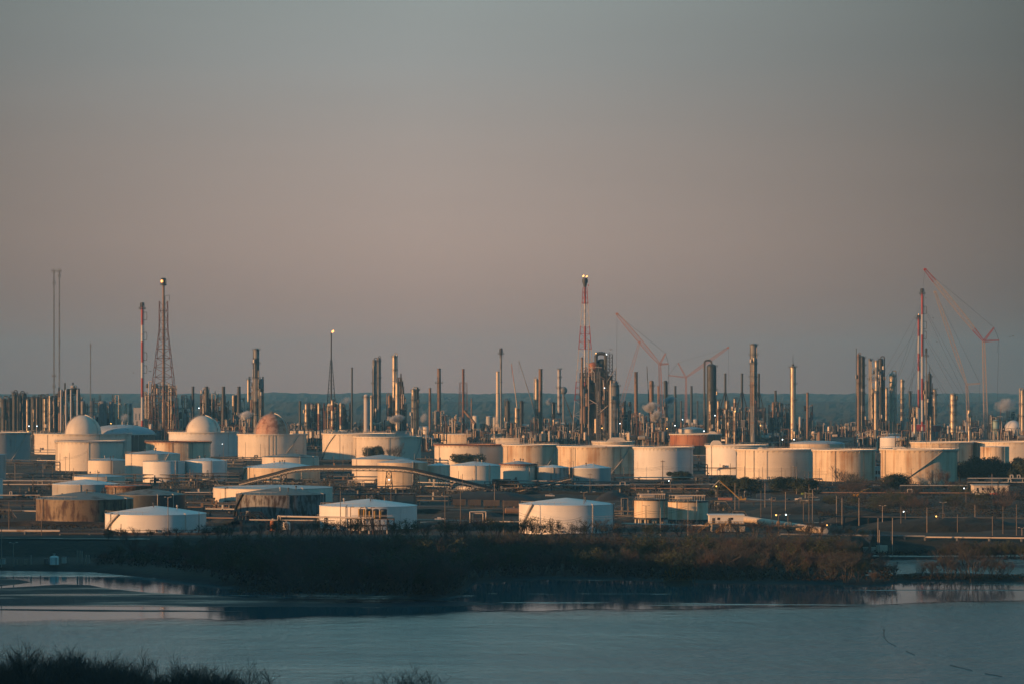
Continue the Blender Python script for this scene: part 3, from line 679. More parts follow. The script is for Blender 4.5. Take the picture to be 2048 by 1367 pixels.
# --- red and white main flare
D = 3300; px = D/F; hz = lambda v: zd(v,D)
t = thing('flare_tower','tall red and white banded lattice flare tower with twin flames','flare',(xd(1170,D),D,0))
mb = MB(); z = hz(572)
for k, v in [(0,607),(1,652),(0,698),(1,762),(0,800),(1,890)]: mb.k = k; z1 = max(0,hz(v)); mb.tube((0,0,z1),(0,0,z),1.0,n=10); z = z1
mb.build('riser', [M['red'],M['awhite']], t)
mb = MB(); rows_ = [(575,8),(607,12),(652,18),(698,25),(762,35),(800,41),(890,54)]
for i in range(6):
    (v0,w0),(v1,w1) = rows_[i],rows_[i+1]; mb.k = i % 2; mb.lattice((0,0,max(0,hz(v0))),(0,0,max(0,hz(v1))),w0*px,w1*px,3,.36,.2)
mb.build('lattice', [M['red'],M['awhite']], t)
mb = MB(); mb.cyl(0,0,hz(574),hz(566),1.6,2.3,n=14,bottom=True); mb.cyl(0,0,hz(566),hz(558),3.1,3.1,n=14,bottom=True); mb.cyl(0,0,hz(558),hz(556.5),2.2,n=12)
mb.cyl(-1.6,0,hz(557),hz(554),.6,n=8); mb.cyl(2,0,hz(557),hz(554.5),.6,n=8); mb.build('flare_tip', M['dvessel'], t)
flame(t, D, [(-2.2,hz(554.6),.95,2.8),(1.6,hz(555),1.05,2.3)])
mb = MB(); mb.box(3,4.2,-1,1,hz(572),hz(569)); mb.ring(0,0,hz(607),hz(606),6*px-1,6*px+.6,n=4); mb.build('platform', M['red'], t)
# --- twin guyed flares at right
for u, vt, lab, bands, D, tipm in ((1837.5,634,'shorter of the two guyed red and white flare stacks at right',[(0,672),(1,706),(0,741),(1,778),(0,815),(1,880)],3420,2.6),(1844.5,584,'taller of the two guyed red and white flare stacks at right',[(0,629),(1,669),(0,712),(1,756),(0,799),(1,842),(0,852),(1,905)],3300,4)):
    t = stack(u,4.6,vt,D,lab,bands=bands,name='flare_stack',cat='flare',tip=tipm,plat=[vt+4],loops=[vt+36,vt+66,vt+86] if tipm == 4 else None,rings=0)
    h = zd(vt,D); mb = MB()
    for k in range(3):
        a = radians(100+120*k)
        for q, rad_ in ((.92,75),(.62,52)): mb.tube((0,0,h*q),(cos(a)*rad_,sin(a)*rad_*.7,1),.11,n=3)
    for s_ in (-1,1): mb.tube((0,0,h*.93),(s_*85,10,2),.11,n=3); mb.tube((0,0,h*.6),(s_*60,-10,2),.11,n=3)
    mb.build('guy_wire', M['steel'], t)
    flame(t, D, [(-.9,h+tipm*.35,.9,2.6)])

# --- antenna masts
def mast(u, vt, vb, D, w, label, dishes=()):
    px = D/F; z0 = max(0, zd(vb,D)); t = thing('antenna_mast', label, 'antenna mast', (xd(u,D),D,0)); h = zd(vt,D)
    mb = MB(); mb.lattice((0,0,0),(0,0,h),w*px,w*px*.7,40,.42,.25); mb.build('lattice', M['gvessel'], t)
    mb = MB()
    for v, ww in dishes:
        z = zd(v,D); mb.box(-ww*px/2,ww*px/2,-1,1,z-.7,z+.7)
        for i in range(4): x = -ww*px/2+ww*px*i/3; mb.tube((x,0,z-3),(x,0,z+3.5),.4,n=4)
    mb.build('antenna', M['gvessel'], t); 
    mb = MB(); mb.tube((0,0,h),(0,0,h+6),.35,n=4); mb.build('lightning_rod', M['gvessel'], t)
mast(108,542,840,5000,2.4,'left one of two tall thin antenna masts at far left',[(542,9),(566,6),(751,8),(772,5)])
mast(118.8,542,840,5000,2.2,'right one of two tall thin antenna masts at far left',[(542,8),(552,5),(684,3)])
mast(181,690,840,6000,1.8,'faint distant antenna mast between the paired masts and the flares',[(691,3)])
mast(1197,742,880,3000,8,'lattice radio mast in front of the big cracking tower',[])

# --- process columns and stacks: u, width, top row, distance, label, material, options
COL = [
 (512.5,12,696,3550,'tall grey column with ladder rising over its structure, left of centre','gvessel',dict(plats=5,ladder=-1,crowded=4,mat2='dvessel')),
 (497,5.5,757,3450,'slim sunlit column against the left side of the tall grey column','alum',dict(plats=3)),
 (521,8,775,3520,'short dark column clinging right of the tall grey column','dvessel',dict(plats=4,crowded=3)),
 (733,11,787,3350,'stout white column beside the steam, dark spots on it','awhite',dict(plats=1,ladder=0)),
 (743,5,789,3380,'thin pale column touching the stout white column','alum',dict(plats=1)),
 (748.5,7.5,718,3600,'stepped brown grey column, left of the pair with loop pipes','gvessel',dict(plats=5,pipe=1,crowded=3,mat2='bvessel')),
 (757,6,714,3700,'dark column just right of the stepped brown grey one','gvessel',dict(plats=3,pipe=1)),
 (788.5,8,709,3600,'tall lit column with overhead pipe and dark structure at right','alum',dict(plats=4,pipe=1,crowded=3,mat2='gvessel')),
 (794.5,8,763,3500,'shorter lit column before the foot of the tall lit one','alum',dict(plats=3,crowded=2)),
 (779.5,8,789,3450,'short brown drum column left of the tall lit column','bvessel',dict(plats=2,pipe=-1)),
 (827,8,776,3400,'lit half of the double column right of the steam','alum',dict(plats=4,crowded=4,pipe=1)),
 (834,6,773,3430,'shaded half of the double column right of the steam','dvessel',dict(plats=4,crowded=2)),  # with the pale half, light and shade of one column put into materials
 (613,6.5,806,3450,'lit ringed column in the red brown unit, farthest left','alum',dict(plats=5,crowded=2)),
 (1015.5,8,800,3350,'dark column with pale edge pipe beside the cranes booms','dvessel',dict(plats=2,pipe=-1,crowded=3)),
 (1033.5,8,813,3350,'tan drum column under the orange crane boom','alum',dict(plats=2)),
 (1043,7,800,3420,'dark column right of the tan drum column','dvessel',dict(plats=2,crowded=2)),
 (1073,6,756,3500,'thin domed column against the wide brown chimney','alum',dict(plats=2,pipe=-1,mat2='bvessel')),
 (1106.5,7,803,3450,'short dark column between brown chimney and white column','dvessel',dict(plats=2,crowded=2)),
 (1118,6,737,3550,'white column with side platforms left of the flare tower','awhite',dict(plats=6,ladder=1)),
 (1230,9,760,3200,'grey regenerator top column at the right of the cracking tower','gvessel',dict(plats=4,crowded=3)),
 (1331,7,760,3900,'hazy dark column behind the crane mast','dvessel',dict(plats=3,crowded=2)),
 (1423,19,727,3600,'fat dark blue column with side pipe, right of centre','dvessel',dict(plats=2,pipe=-1.0,crowded=2)),
 (1507,14.5,686,3600,'tallest grey brown column with railing on its top','gvessel',dict(plats=7,ladder=-1,crowded=4,mat2='bvessel')),
 (1586,11.5,731,3450,'cream column with a thin vent mast on top','alum',dict(plats=3,ladder=-1,antenna=708)),
 (1717,5.5,707,3350,'dark brown pipe column, left edge of the right hand cluster','bvessel',dict(plats=2,pipe=.9,crowded=2)),
 (1724.5,9.5,711,3380,'dark column with step in its side, right hand cluster','dvessel',dict(plats=7,crowded=3,mat2='gvessel')),
 (1740,6,716,3600,'slim dark column between the two thickest of the right cluster','gvessel',dict(plats=3)),
 (1753,7,719,3450,'lit column crowded by pipes in the right cluster','alum',dict(plats=4,crowded=6,mat2='gvessel')),
 (1761.5,10,716,3500,'dark crowded column with loop pipe in the right cluster','dvessel',dict(plats=4,pipe=1,crowded=6)),
 (1751.5,7,783,3300,'bright short column in front of the crowded pair','alum',dict(plats=2,ladder=0)),
 (1773,5,774,3600,'slim lit column just left of the cream column with loops','alum',dict(plats=4,pipe=-.8)),
 (1784,11,745,3550,'cream column with two tall loop pipes on its right','alum',dict(plats=4,pipe=1.0)),
 (1804,6.5,757,3600,'slim brown column right of the cream column with loops','alum',dict(plats=5,mat2='gvessel')),
 (1820,5,781,3800,'small hazy dark column left of the red and white stacks','dvessel',dict(plats=2)),
 (1852,5,760,3380,'lattice hung grey column touching the taller striped stack','gvessel',dict(plats=5,crowded=5)),
 (1859,7.5,746,3450,'dark column right of the striped stacks','dvessel',dict(plats=2,antenna=729)),
 (1869,7,777,3600,'cream column with dark right platforms beyond the striped stacks','alum',dict(plats=6)),
 (1906,12,785,3250,'short cream column ringed with dark platforms','alum',dict(plats=7,crowded=2)),
 (1896.5,5,850,3150,'little white vessel at the foot of the ringed cream column','awhite',dict(plats=1,ladder=0)),
 (1829.5,5.5,833,3150,'little cream column before the striped stacks','alum',dict(plats=0)),
 (1861.5,4,832,3150,'narrow lit column before the dark column','alum',dict(plats=3)),
 (1855.5,4,838,3150,'thin brown column before the dark column','bvessel',dict(plats=2)),
 (1938.5,7,818,3250,'lit short column below the fainter crane','alum',dict(plats=4,crowded=3)),
 (1932.5,4,843,3200,'thin white vessel below the fainter crane','awhite',dict(plats=0,ladder=0)),
 (1992,13,838,3150,'teal vessel with wider waist near the right edge','teal',dict(plats=2,ladder=0)),
 (2045,8,778,3350,'orange lit column cut by the right photo edge','alum',dict(plats=3,pipe=-1)),
 (1600,5,832,3500,'tiny bright drum right of the cream column','awhite',dict(plats=0,ladder=0)),
 (45,6,792,3500,'lit pipe column low in the far left block','alum',dict(plats=3,crowded=3)),
 (55,5,797,3300,'bright narrow column in the far left block','alum',dict(plats=5)),
 (90,5,796,3300,'bright column with rings in front of the far left block','alum',dict(plats=6,crowded=2)),
 (100,5,790,3350,'tan column right of the ringed one, far left block','alum',dict(plats=2)),
 (28,9,783,3600,'dark column with pipe top in the far left block','dvessel',dict(plats=3,pipe=1)),
 (1303,9,760,3650,'dark blunt column behind the black crane boom','bvessel',dict(plats=1,ladder=0)),
]
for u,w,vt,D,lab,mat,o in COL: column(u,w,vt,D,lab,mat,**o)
for i in range(12):                                       # the dense row of dark towers at far left
    u = 8+i*10+RN.uniform(-2,2)
    column(u, RN.uniform(9,13), RN.uniform(785,796), 3500+RN.uniform(-80,80), 'dark tower, '+ORD[i]+' from the left in the dense far left block','steel' if i % 3 else 'dvessel',plats=3,crowded=1,pipe=RN.choice([-1,0,1]),ladder=0,group='dark towers of the far left block')
for i,(u,w,vt) in enumerate(((148,7,806),(166,9,800),(184,8,800),(205,17,800),(222,9,801),(232,5,805),(241,5,805),(251.5,5,805),(261,6,806))):
    column(u,w,vt,3600,['brown grey silo','plain silo','grey silo in a pair','widest blue grey silo','blue grey silo beside the widest','slim lit silo','second slim lit silo','third slim lit silo','last dim slim silo'][i]+' in the row of silos at left','gvessel' if i not in (5,6,7) else 'alum',plats=0,ladder=0,name='silo',cat='silo',group='row of silos')
for i,u in enumerate((122,132,142,155)):
    column(u,3.4,778,3400,'slender white pipe tower, '+ORD[i]+' of four under the shared platform at left','awhite',plats=0,ladder=0,name='pipe_tower',cat='pipe tower',group='four slender towers at left')
STK = [
 (386,6,772,3500,'dark stubby furnace stack right of the lattice flare','dvessel',dict()),
 (413,7,772,3600,'dark stubby stack with bulging foot on the first furnace','dvessel',dict(wb=10,vb=790)),
 (447,7,772,3600,'dark stubby stack with bulging foot on the second furnace','dvessel',dict(wb=12,vb=788)),
 (478,7,772,3600,'dark stubby stack with bulging foot on the third furnace','dvessel',dict(wb=12,vb=788)),
 (600,5,801,3450,'short black stack at the left of the red brown unit','dvessel',dict()),
 (704,3.6,734,3450,'plain thin dark stack, widening below, right of the flame mast','steel',dict(wb=5.6,vb=835)),
 (860,5.5,775,3500,'plain tan stack left of the ringed tall stack','bvessel',dict()),
 (878,8,736,3500,'tall tan stack with a balcony ring at half height','bvessel',dict(plat=[766],rings=3,wb=8.6,vb=790)),
 (926.5,5.5,737,3400,'rust red stack held in a legged frame','rsteel',dict()),
 (943,3,796,4300,'tiny far tan stack in front of the woods','bvessel',dict()),
 (995.5,7,742,3650,'cream chimney flaring wide at its foot','cstack',dict(wb=13,vb=823,taper=.95)),
 (1002,4.2,708,3400,'very slim grey flare stack with black tip beside the cream chimney','gvessel',dict(tip=7,plat=[708])),
 (1081,8.4,737,3450,'wide plain brown chimney left of the flare tower','bvessel',dict(rings=1)),
 (1164,4.6,714,3150,'tan stack inside the outline of the red and white tower','bvessel',dict()),
 (1177.5,2.4,680,3100,'pole thin pale stack before the cracking tower','lpole',dict()),
 (1221.5,3.4,760,3050,'thin orange lit stack at the right foot of the cracking tower','cstack',dict()),
 (1272,7.6,743,3450,'brown chimney standing on a dark furnace box','bvessel',dict(rings=1,wb=9.5,vb=822)),
 (1317,5,771,4200,'far dim stack left of the crane mast','bvessel',dict()),
 (1350.5,5,771,4200,'far dim stack right of the crane mast','dvessel',dict(wb=9,vb=810)),
 (1383,5,771,4200,'far dim stack beside the distant crane','dvessel',dict(wb=9,vb=810)),
 (1362.5,3.5,801,4300,'small far stub stack left of the distant crane foot','dvessel',dict()),
 (1395,3,801,4300,'small far stub stack right of the distant crane foot','dvessel',dict()),
 (1450.5,5,746,3900,'dark stack on splayed legs, nearest to the fat dark column','dvessel',dict()),
 (1484,5,746,3900,'dark stack on splayed legs, left of the tallest column','dvessel',dict()),
 (1517.5,5,746,3900,'dark stack on splayed legs, right of the tallest column','dvessel',dict()),
 (1512,4,800,3100,'plain red brown pole stack before the tallest column','rsteel',dict()),
 (1551,5,780,3700,'short stack on the hooded furnace','dvessel',dict(wb=14,vb=798)),
 (1615,5.5,784,3600,'brown stack on a small furnace right of the cream column','bvessel',dict()),
 (1712.5,1.6,696,3300,'needle thin mast at the left of the right hand cluster','steel',dict()),
 (1852.5,2.2,703,3250,'thin grey vent stack with ring, right of the striped stacks','gvessel',dict(tip=4,plat=[713],)),
 (1815,3.4,842,3200,'black short stack, left of two at the red banded shed','dvessel',dict()),
 (1821,3.4,842,3200,'black short stack, right of two at the red banded shed','dvessel',dict()),
]
STKO = {}
for u,w,vt,D,lab,mat,o in STK: STKO[u] = stack(u,w,vt,D,lab,mat,**o)
for i,u in enumerate((1765.5,1772.5,1779,1786)): stack(u,2.6,842,3250,'black short stack, '+ORD[i]+' of four in a line by the cluster','dvessel',group='four black short stacks')
for u in (1450.5,1484,1517.5):                            # splayed legs belong to their stacks
    t = STKO[u]; D = 3900; mb = MB()
    for a in range(4):
        c, s_ = cos(pi/4+a*pi/2), sin(pi/4+a*pi/2); mb.tube((c*1.5,s_*1.5,zd(783,D)),(c*12,s_*12,zd(832,D)),.5,n=4)
        mb.tube((c*12,s_*12,zd(832,D)),(c*12,s_*12,0),.6,n=4)
    for v,w in ((800,6),(815,9.5),(832,12)):
        for a in range(4): mb.tube((cos(pi/4+a*pi/2)*w,sin(pi/4+a*pi/2)*w,zd(v,D)),(cos(3*pi/4+a*pi/2)*w,sin(3*pi/4+a*pi/2)*w,zd(v,D)),.35,n=4)
    mb.build('leg_frame', M['steel'], t)
t = STKO[926.5]; D = 3400; mb = MB()
for s_ in (-1,1):
    mb.lattice((s_*3.6,0,zd(765,D)),(s_*5.5,0,0),1.6,2.2,14,.22,.13)
for v in (765,785,805,825): mb.box(-4.5,4.5,-1.5,1.5,zd(v,D),zd(v,D)+.5)
mb.build('leg_frame', M['rsteel'], t)
mb = MB(); mb.tube((1,0,zd(820,D)),(16,-6,zd(852,D)),1.6,n=10); mb.build('slanting_duct', M['bvessel'], t)

# ------------------------------------------------------------ process structures
def unit(u0, u1, vt, D, label, seed, mat='steel', lev=None, vessels=5, dep=14, name='process_structure', cat='process structure', bright=.3, top_rails=True, vb=None, group=None):
    rr = random.Random(seed); px = D/F; w = (u1-u0)*px; h = zd(vt,D); t = thing(name, label, cat, (xd((u0+u1)/2,D),D,0), 0, group)
    lev = lev or max(3, int(h/7)); nx = max(2, int(w/7)); fb = MB()
    zs = [h*i/lev for i in range(1,lev+1)]; xs = [-w/2+w*i/nx for i in range(nx+1)]
    tops = [h*rr.uniform(.8,1) if (0 < i < nx or rr.random() < .3) else h*rr.uniform(.6,1) for i in range(nx+1)]; tops[rr.randrange(nx+1)] = h
    for i, x in enumerate(xs):
        for y in (-dep/2, dep/2): fb.tube((x,y,0),(x,y,tops[i]),.62,n=4)
    for z in zs:
        for i in range(nx):
            if z <= min(tops[i],tops[i+1])+.1:
                for y in (-dep/2, dep/2): fb.tube((xs[i],y,z),(xs[i+1],y,z),.5,n=4)
                fb.tube((xs[i],-dep/2,z),(xs[i],dep/2,z),.25,n=4)
                if rr.random() < .45:
                    fb.tube((xs[i],-dep/2,z),(xs[i+1],-dep/2,z-h/lev),.34,n=3)
    fb.build('frame', M[mat], t)
    for i in range(2 if w > 12 else 1):
        cw = w*rr.uniform(.35,.75); x = rr.uniform(-w/2, w/2-cw); cb = MB(); cb.box(x,x+cw,-dep*.1-i,dep*.35,0,h*rr.uniform(.35,.72)); cb.build('enclosure', M[rr.choice(['steel','dvessel','steel'])], t)
    for z in zs:
        if rr.random() < .2: continue
        ok = [i for i in range(nx) if z <= min(tops[i],tops[i+1])+.1]
        if not ok: continue
        a = rr.choice(ok); b = a
        while b+1 in ok and rr.random() < .8: b += 1
        pb = MB(); pb.box(xs[a],xs[b+1],-dep/2-1.2,dep/2+1.2,z+.1,z+.4)
        for y in (-dep/2-1.1,):
            pb.tube((xs[a],y,z+1.5),(xs[b+1],y,z+1.5),.1,n=3); x = xs[a]
            while x < xs[b+1]: pb.tube((x,y,z+.3),(x,y,z+1.5),.08,n=3); x += 2.2
        pb.build('platform', M['steel' if rr.random() < .7 else 'rsteel'], t)
    for i in range(int(vessels*.5)+1):
        bw = min(w*.8, rr.uniform(5,14)); x = rr.uniform(-w/2, w/2-bw); k = rr.randrange(max(1,lev-1)); z0 = 0 if k == 0 else zs[k-1]+.45; z1 = z0+rr.uniform(.5,1.3)*h/lev
        eb = MB(); eb.box(x,x+bw,-dep/2+rr.uniform(.6,2),dep/2-1.5,z0,min(z1,h*.9)); eb.build('equipment_box', M[rr.choice(['dvessel','gvessel','dvessel','brown','bvessel','alum' if bright > .25 else 'dvessel'])], t)
    vessels = int(vessels*1.5)
    for i in range(vessels):
        vb_ = MB(); x = rr.uniform(-w/2+1,w/2-1); y = rr.uniform(-dep/2-2.5,0); r = rr.uniform(.9,2.2); z0 = rr.choice([0]+zs[:-1]) if zs[:-1] else 0; hh = rr.uniform(5,h/2.2)
        z1 = min(h*.95, z0+hh)
        if rr.random() < .68: vb_.cyl(x,y,z0,z1,r,n=14,cap=False,bottom=True); vb_.dome(x,y,z1,r,r*.6,n=14,m=3)
        else: vb_.hcyl((x-r*1.6,y,z0+r+.4),(x+r*1.6,y,z0+r+.4),r)
        vb_.build('vessel', M[rr.choice(['alum','pipe','cstack']) if rr.random() < bright else rr.choice(['dvessel','gvessel','gvessel','bvessel'])], t)
    for i in range(vessels+3):
        pb = MB(); x = rr.uniform(-w/2,w/2); y = -dep/2-rr.uniform(.3,2); r = rr.uniform(.22,.55); z0 = rr.uniform(0,.4)*h; z1 = rr.uniform(.5,1)*h; x2 = x+rr.uniform(-9,9)
        x2 = max(-w/2,min(w/2,x2)); pb.path([(x,y,z0),(x,y,z1),(x2,y,z1),(x2,y,z1-rr.uniform(2,12))], r, n=6)
        pb.build('pipe', M[rr.choice(['pipe','alum']) if rr.random() < bright+.1 else rr.choice(['dpipe','dvessel','bvessel'])], t)
    return t
UN = [
 (0,60,790,3600,'jumble of dark framework at the very left of the skyline',4,'steel',dict(vessels=12,bright=.25)),
 (58,120,789,3560,'dark frame block below the twin antenna masts',5,'steel',dict(vessels=12,bright=.25)),
 (118,130,765,3420,'narrow top cage with flag shaped vent, left of the wide cage',6,'steel',dict(vessels=2,dep=6)),
 (134,158,764,3430,'wide platform cage crowning the four slender towers',7,'steel',dict(vessels=3,dep=8)),
 (160,240,789,3650,'open frames along the tops of the silos',8,'steel',dict(vessels=4,bright=.2)),
 (286,322,762,3400,'tall cluttered process frame left of the lattice flare',9,'lsteel',dict(vessels=14,bright=.45)),
 (322,352,765,3450,'cluttered process frame right of the lattice flare',10,'lsteel',dict(vessels=10,bright=.35)),
 (352,382,790,3420,'low pipework block right of the lattice flare',11,'steel',dict(vessels=9,bright=.35)),
 (402,432,774,3620,'first furnace structure of the three in a row',12,'rsteel',dict(vessels=8,bright=.35)),
 (436,459,786,3620,'second furnace structure of the three in a row',13,'lsteel',dict(vessels=8,bright=.3)),
 (466,490,786,3620,'third furnace structure of the three in a row',14,'lsteel',dict(vessels=8,bright=.3)),
 (499,526,752,3560,'dark multi storey frame around the foot of the tall grey column',15,'steel',dict(vessels=10,bright=.2)),
 (380,500,835,3350,'low strip of pipework before the furnaces',16,'rsteel',dict(vessels=14,bright=.4)),
 (618,648,805,3500,'left part of the red brown unit',17,'rsteel',dict(vessels=8,bright=.3)),
 (648,676,800,3480,'middle of the red brown unit under the flame mast',18,'rsteel',dict(vessels=8,bright=.35)),
 (676,700,805,3500,'right part of the red brown unit',19,'rsteel',dict(vessels=7,bright=.3)),
 (720,782,838,3450,'low pipework among the steam',20,'steel',dict(vessels=8,bright=.35)),
 (796,808,746,3520,'dark cage tower leaning on the tall lit column',21,'steel',dict(vessels=5,bright=.1)),
 (775,812,790,3560,'dark structure behind the short lit column',22,'steel',dict(vessels=10,bright=.2)),
 (866,888,820,3480,'tan furnace block under the ringed tall stack',23,'rsteel',dict(vessels=8,bright=.6)),
 (886,925,828,3400,'low pale pipework left of the legged stack',24,'lsteel',dict(vessels=8,bright=.3)),
 (930,1010,845,3350,'low pipework strip below the cream chimney',25,'rsteel',dict(vessels=12,bright=.35)),
 (1004,1060,842,3300,'pipework strip under the thin crane booms',26,'steel',dict(vessels=9,bright=.35)),
 (1062,1112,832,3500,'dark structure round the wide brown chimney',27,'rsteel',dict(vessels=10,bright=.15)),
 (1105,1160,836,3400,'dark low structure left of the red and white tower foot',28,'steel',dict(vessels=10,bright=.25)),
 (1239,1262,800,3600,'faint frame right of the cracking tower',29,'steel',dict(vessels=6,bright=.1)),
 (1262,1286,822,3420,'furnace box carrying the brown chimney',30,'rsteel',dict(vessels=8,bright=.35)),
 (1280,1330,830,3400,'low brown block where the white steam rises',31,'rsteel',dict(vessels=10,bright=.25)),
 (1326,1420,842,3900,'dim far pipework under the distant crane',32,'steel',dict(vessels=14,bright=.2)),
 (1408,1480,812,3650,'dim framework behind the line of heater stacks',33,'steel',dict(vessels=14,bright=.25)),
 (1478,1530,812,3800,'dim framework at the feet of the tallest column',34,'steel',dict(vessels=10,bright=.2)),
 (1538,1565,800,3700,'hooded furnace with rows of tubes',35,'steel',dict(vessels=7,bright=.15)),
 (1565,1580,806,3750,'small dim frame left of the cream column',36,'steel',dict(vessels=4,bright=.3)),
 (1606,1624,808,3620,'small furnace under the brown stack',37,'rsteel',dict(vessels=5,bright=.3)),
 (1710,1770,836,3450,'pipework at the feet of the right hand cluster',38,'steel',dict(vessels=12,bright=.3)),
 (1755,1800,838,3600,'dark flat roofed block behind four short stacks',39,'steel',dict(vessels=8,bright=.15)),
 (1820,1836,810,3500,'small pipe tangle left of the striped stacks foot',40,'steel',dict(vessels=6,bright=.5)),
 (1880,1960,850,3350,'low pipework around the ringed cream column',41,'steel',dict(vessels=14,bright=.3)),
 (1976,2012,828,3700,'dim frame with a small boom on top near the right edge',42,'steel',dict(vessels=8,bright=.2)),
 (2016,2050,820,3500,'cluttered frame behind the white sphere at the right edge',43,'steel',dict(vessels=10,bright=.45)),
 (1742,1768,722,3540,'cage of pipes and ladders between the crowded columns',44,'lsteel',dict(vessels=10,bright=.4,dep=8)),
 (1846,1866,765,3500,'cage structure behind the dark column right of the striped stacks',45,'steel',dict(vessels=6,bright=.3,dep=8)),
]
for u0,u1,vt,D,lab,sd,mat,o in UN: unit(u0,u1,vt,D,lab,sd,mat,**o)
# low far clutter between the units and the woods
for i in range(26):
    u = 20+i*80+RN.uniform(-25,25); w = RN.uniform(40,80)
    unit(u-w/2,u+w/2,RN.uniform(838,850),RN.uniform(4000,4500),'dim low pipe block, '+ORD[i]+' from the left in the far haze',100+i,'steel',lev=3,vessels=7,bright=.25,group='dim low pipe blocks in the far haze')
for i in range(22):
    u = 30+i*94+RN.uniform(-30,30); w = RN.uniform(50,90)
    unit(u-w/2,u+w/2,RN.uniform(850,860),RN.uniform(3000,3200),'low cluttered pipework, '+ORD[i]+' from the left just behind the tanks',200+i,RN.choice(['steel','rsteel','steel']),lev=2,vessels=8,bright=.35,group='low pipework just behind the tanks')
# rows of lit heater pipe columns
for i,(u,vt) in enumerate(((1420,800),(1436.5,800),(1453.5,800),(1469.5,796))):
    column(u,4.6,vt,3080,'lit heater pipe column, '+ORD[i]+' of four right of centre','alum',plats=6,crowded=3,mat2='bvessel',ladder=1,name='heater_column',cat='process column',group='four lit heater pipe columns')
# red brown unit's risers, sunlit panels put in as paler bands of material
for i,u in enumerate((638,665,682)):
    column(u,6,804-(6 if i == 1 else 0),3420,'ringed riser, pale bands coloured as sunlit, '+ORD[i]+' of three in the red brown unit','alum',plats=7,crowded=0,mat2='rsteel',ladder=0,name='riser_column',cat='process column',group='three ringed risers')

# --- catalytic cracking tower
D = 3250; px = D/F; hz = lambda v: zd(v,D); t = thing('cracking_tower','massive dark cracking tower with inverted U pipe on top','cracking unit',(xd(1198,D),D,0)); q = lambda u: (u-1198)*px
mb = MB(); mb.cyl(q(1188),0,hz(752),hz(730),12*px,n=24,cap=False); mb.dome(q(1188),0,hz(730),12*px,7*px,n=24,m=5); mb.cyl(q(1188),0,hz(765),hz(752),5*px,12*px,n=24,cap=False); mb.build('reactor', M['orange'], t)
mb = MB(); mb.cyl(q(1203),3,0,hz(722),9*px,n=24,cap=False); mb.dome(q(1203),3,hz(722),9*px,5*px,n=24,m=5); mb.build('regenerator', M['dvessel'], t)
mb = MB(); pts = [(q(1192),-2,hz(735)),(q(1192),-2,hz(710))]+[(q(1192)+(q(1211)-q(1192))*(1-cos(k*pi/6))/2,-2,hz(710)+4*px*sin(k*pi/6)) for k in range(1,7)]+[(q(1211),-2,hz(790))]
mb.path(pts, 1.9, n=10); mb.build('overhead_pipe', M['dvessel'], t)
for u0,u1,v0,v1,dd in ((1160,1196,745,880,20),(1192,1232,742,880,24),(1212,1225,708,745,10),(1170,1200,738,760,22)):
    mb = MB(); n = int((v1-v0)/9)+1; nx = max(2,int((u1-u0)/7))
    zs = [max(0,hz(v0+(v1-v0)*i/n)) for i in range(n+1)]
    for i in range(nx+1):
        x = q(u0)+(q(u1)-q(u0))*i/nx
        for y in (-dd/2,dd/2): mb.tube((x,y,zs[-1]),(x,y,zs[0]),.4,n=4)
    for z in zs[:-1]:
        mb.box(q(u0),q(u1),-dd/2-1,dd/2+1,z-.25,z+.2); mb.tube((q(u0),-dd/2-1,z+1.5),(q(u1),-dd/2-1,z+1.5),.1,n=3)
        for k in range(nx): mb.tube((q(u0)+(q(u1)-q(u0))*k/nx,-dd/2,z),(q(u0)+(q(u1)-q(u0))*(k+1)/nx,-dd/2,z-5),.22,n=3)
    mb.build('frame', M['steel'], t)
for a_,b_,c_,d_ in ((1162,1194,772,-5),(1194,1229,762,-6),(1170,1190,756,-4),(1200,1224,750,-3),(1166,1228,800,-8),(1160,1234,830,-9)):
    mb = MB(); mb.box(q(a_),q(b_),d_,8+d_*.1,0,hz(c_)); mb.build('enclosure', M['steel' if a_ % 4 else 'dvessel'], t)
for i in range(26):
    rr = random.Random(700+i); bw = rr.uniform(4,12); x = rr.uniform(q(1161),q(1231)-bw); z0 = rr.uniform(0,hz(765)); mb = MB(); mb.box(x,x+bw,-9.5,-3,z0,z0+rr.uniform(4,9)); mb.build('equipment_box', M[rr.choice(['dvessel','dvessel','gvessel','brown','bvessel'])], t)
for i in range(16):
    rr = random.Random(900+i); x = rr.uniform(q(1162),q(1230)); z0 = rr.uniform(0,hz(790)); z1 = z0+rr.uniform(5,22); r = rr.uniform(1,3); mb = MB()
    mb.cyl(x,-11,z0,z1,r,n=14,bottom=True); mb.dome(x,-11,z1,r,r*.5,n=14,m=3); mb.build('vessel', M[rr.choice(['dvessel','gvessel','bvessel','alum'])], t)
for i in range(18):
    rr = random.Random(950+i); x = rr.uniform(q(1160),q(1232)); x2 = max(q(1160),min(q(1232),x+rr.uniform(-14,14))); z = rr.uniform(10,hz(750)); mb = MB()
    mb.path([(x,-13,z),(x,-13,z+rr.uniform(5,25)),(x2,-13,z+rr.uniform(5,25))], rr.uniform(.2,.5), n=6); mb.build('pipe', M[rr.choice(['pipe','dpipe','bvessel','lsteel'])], t)
column(1228,21,765,3180,'broad tan vessel with dark platforms right of the cracking tower','gvessel',plats=5,crowded=4,name='reactor_vessel',cat='process vessel')

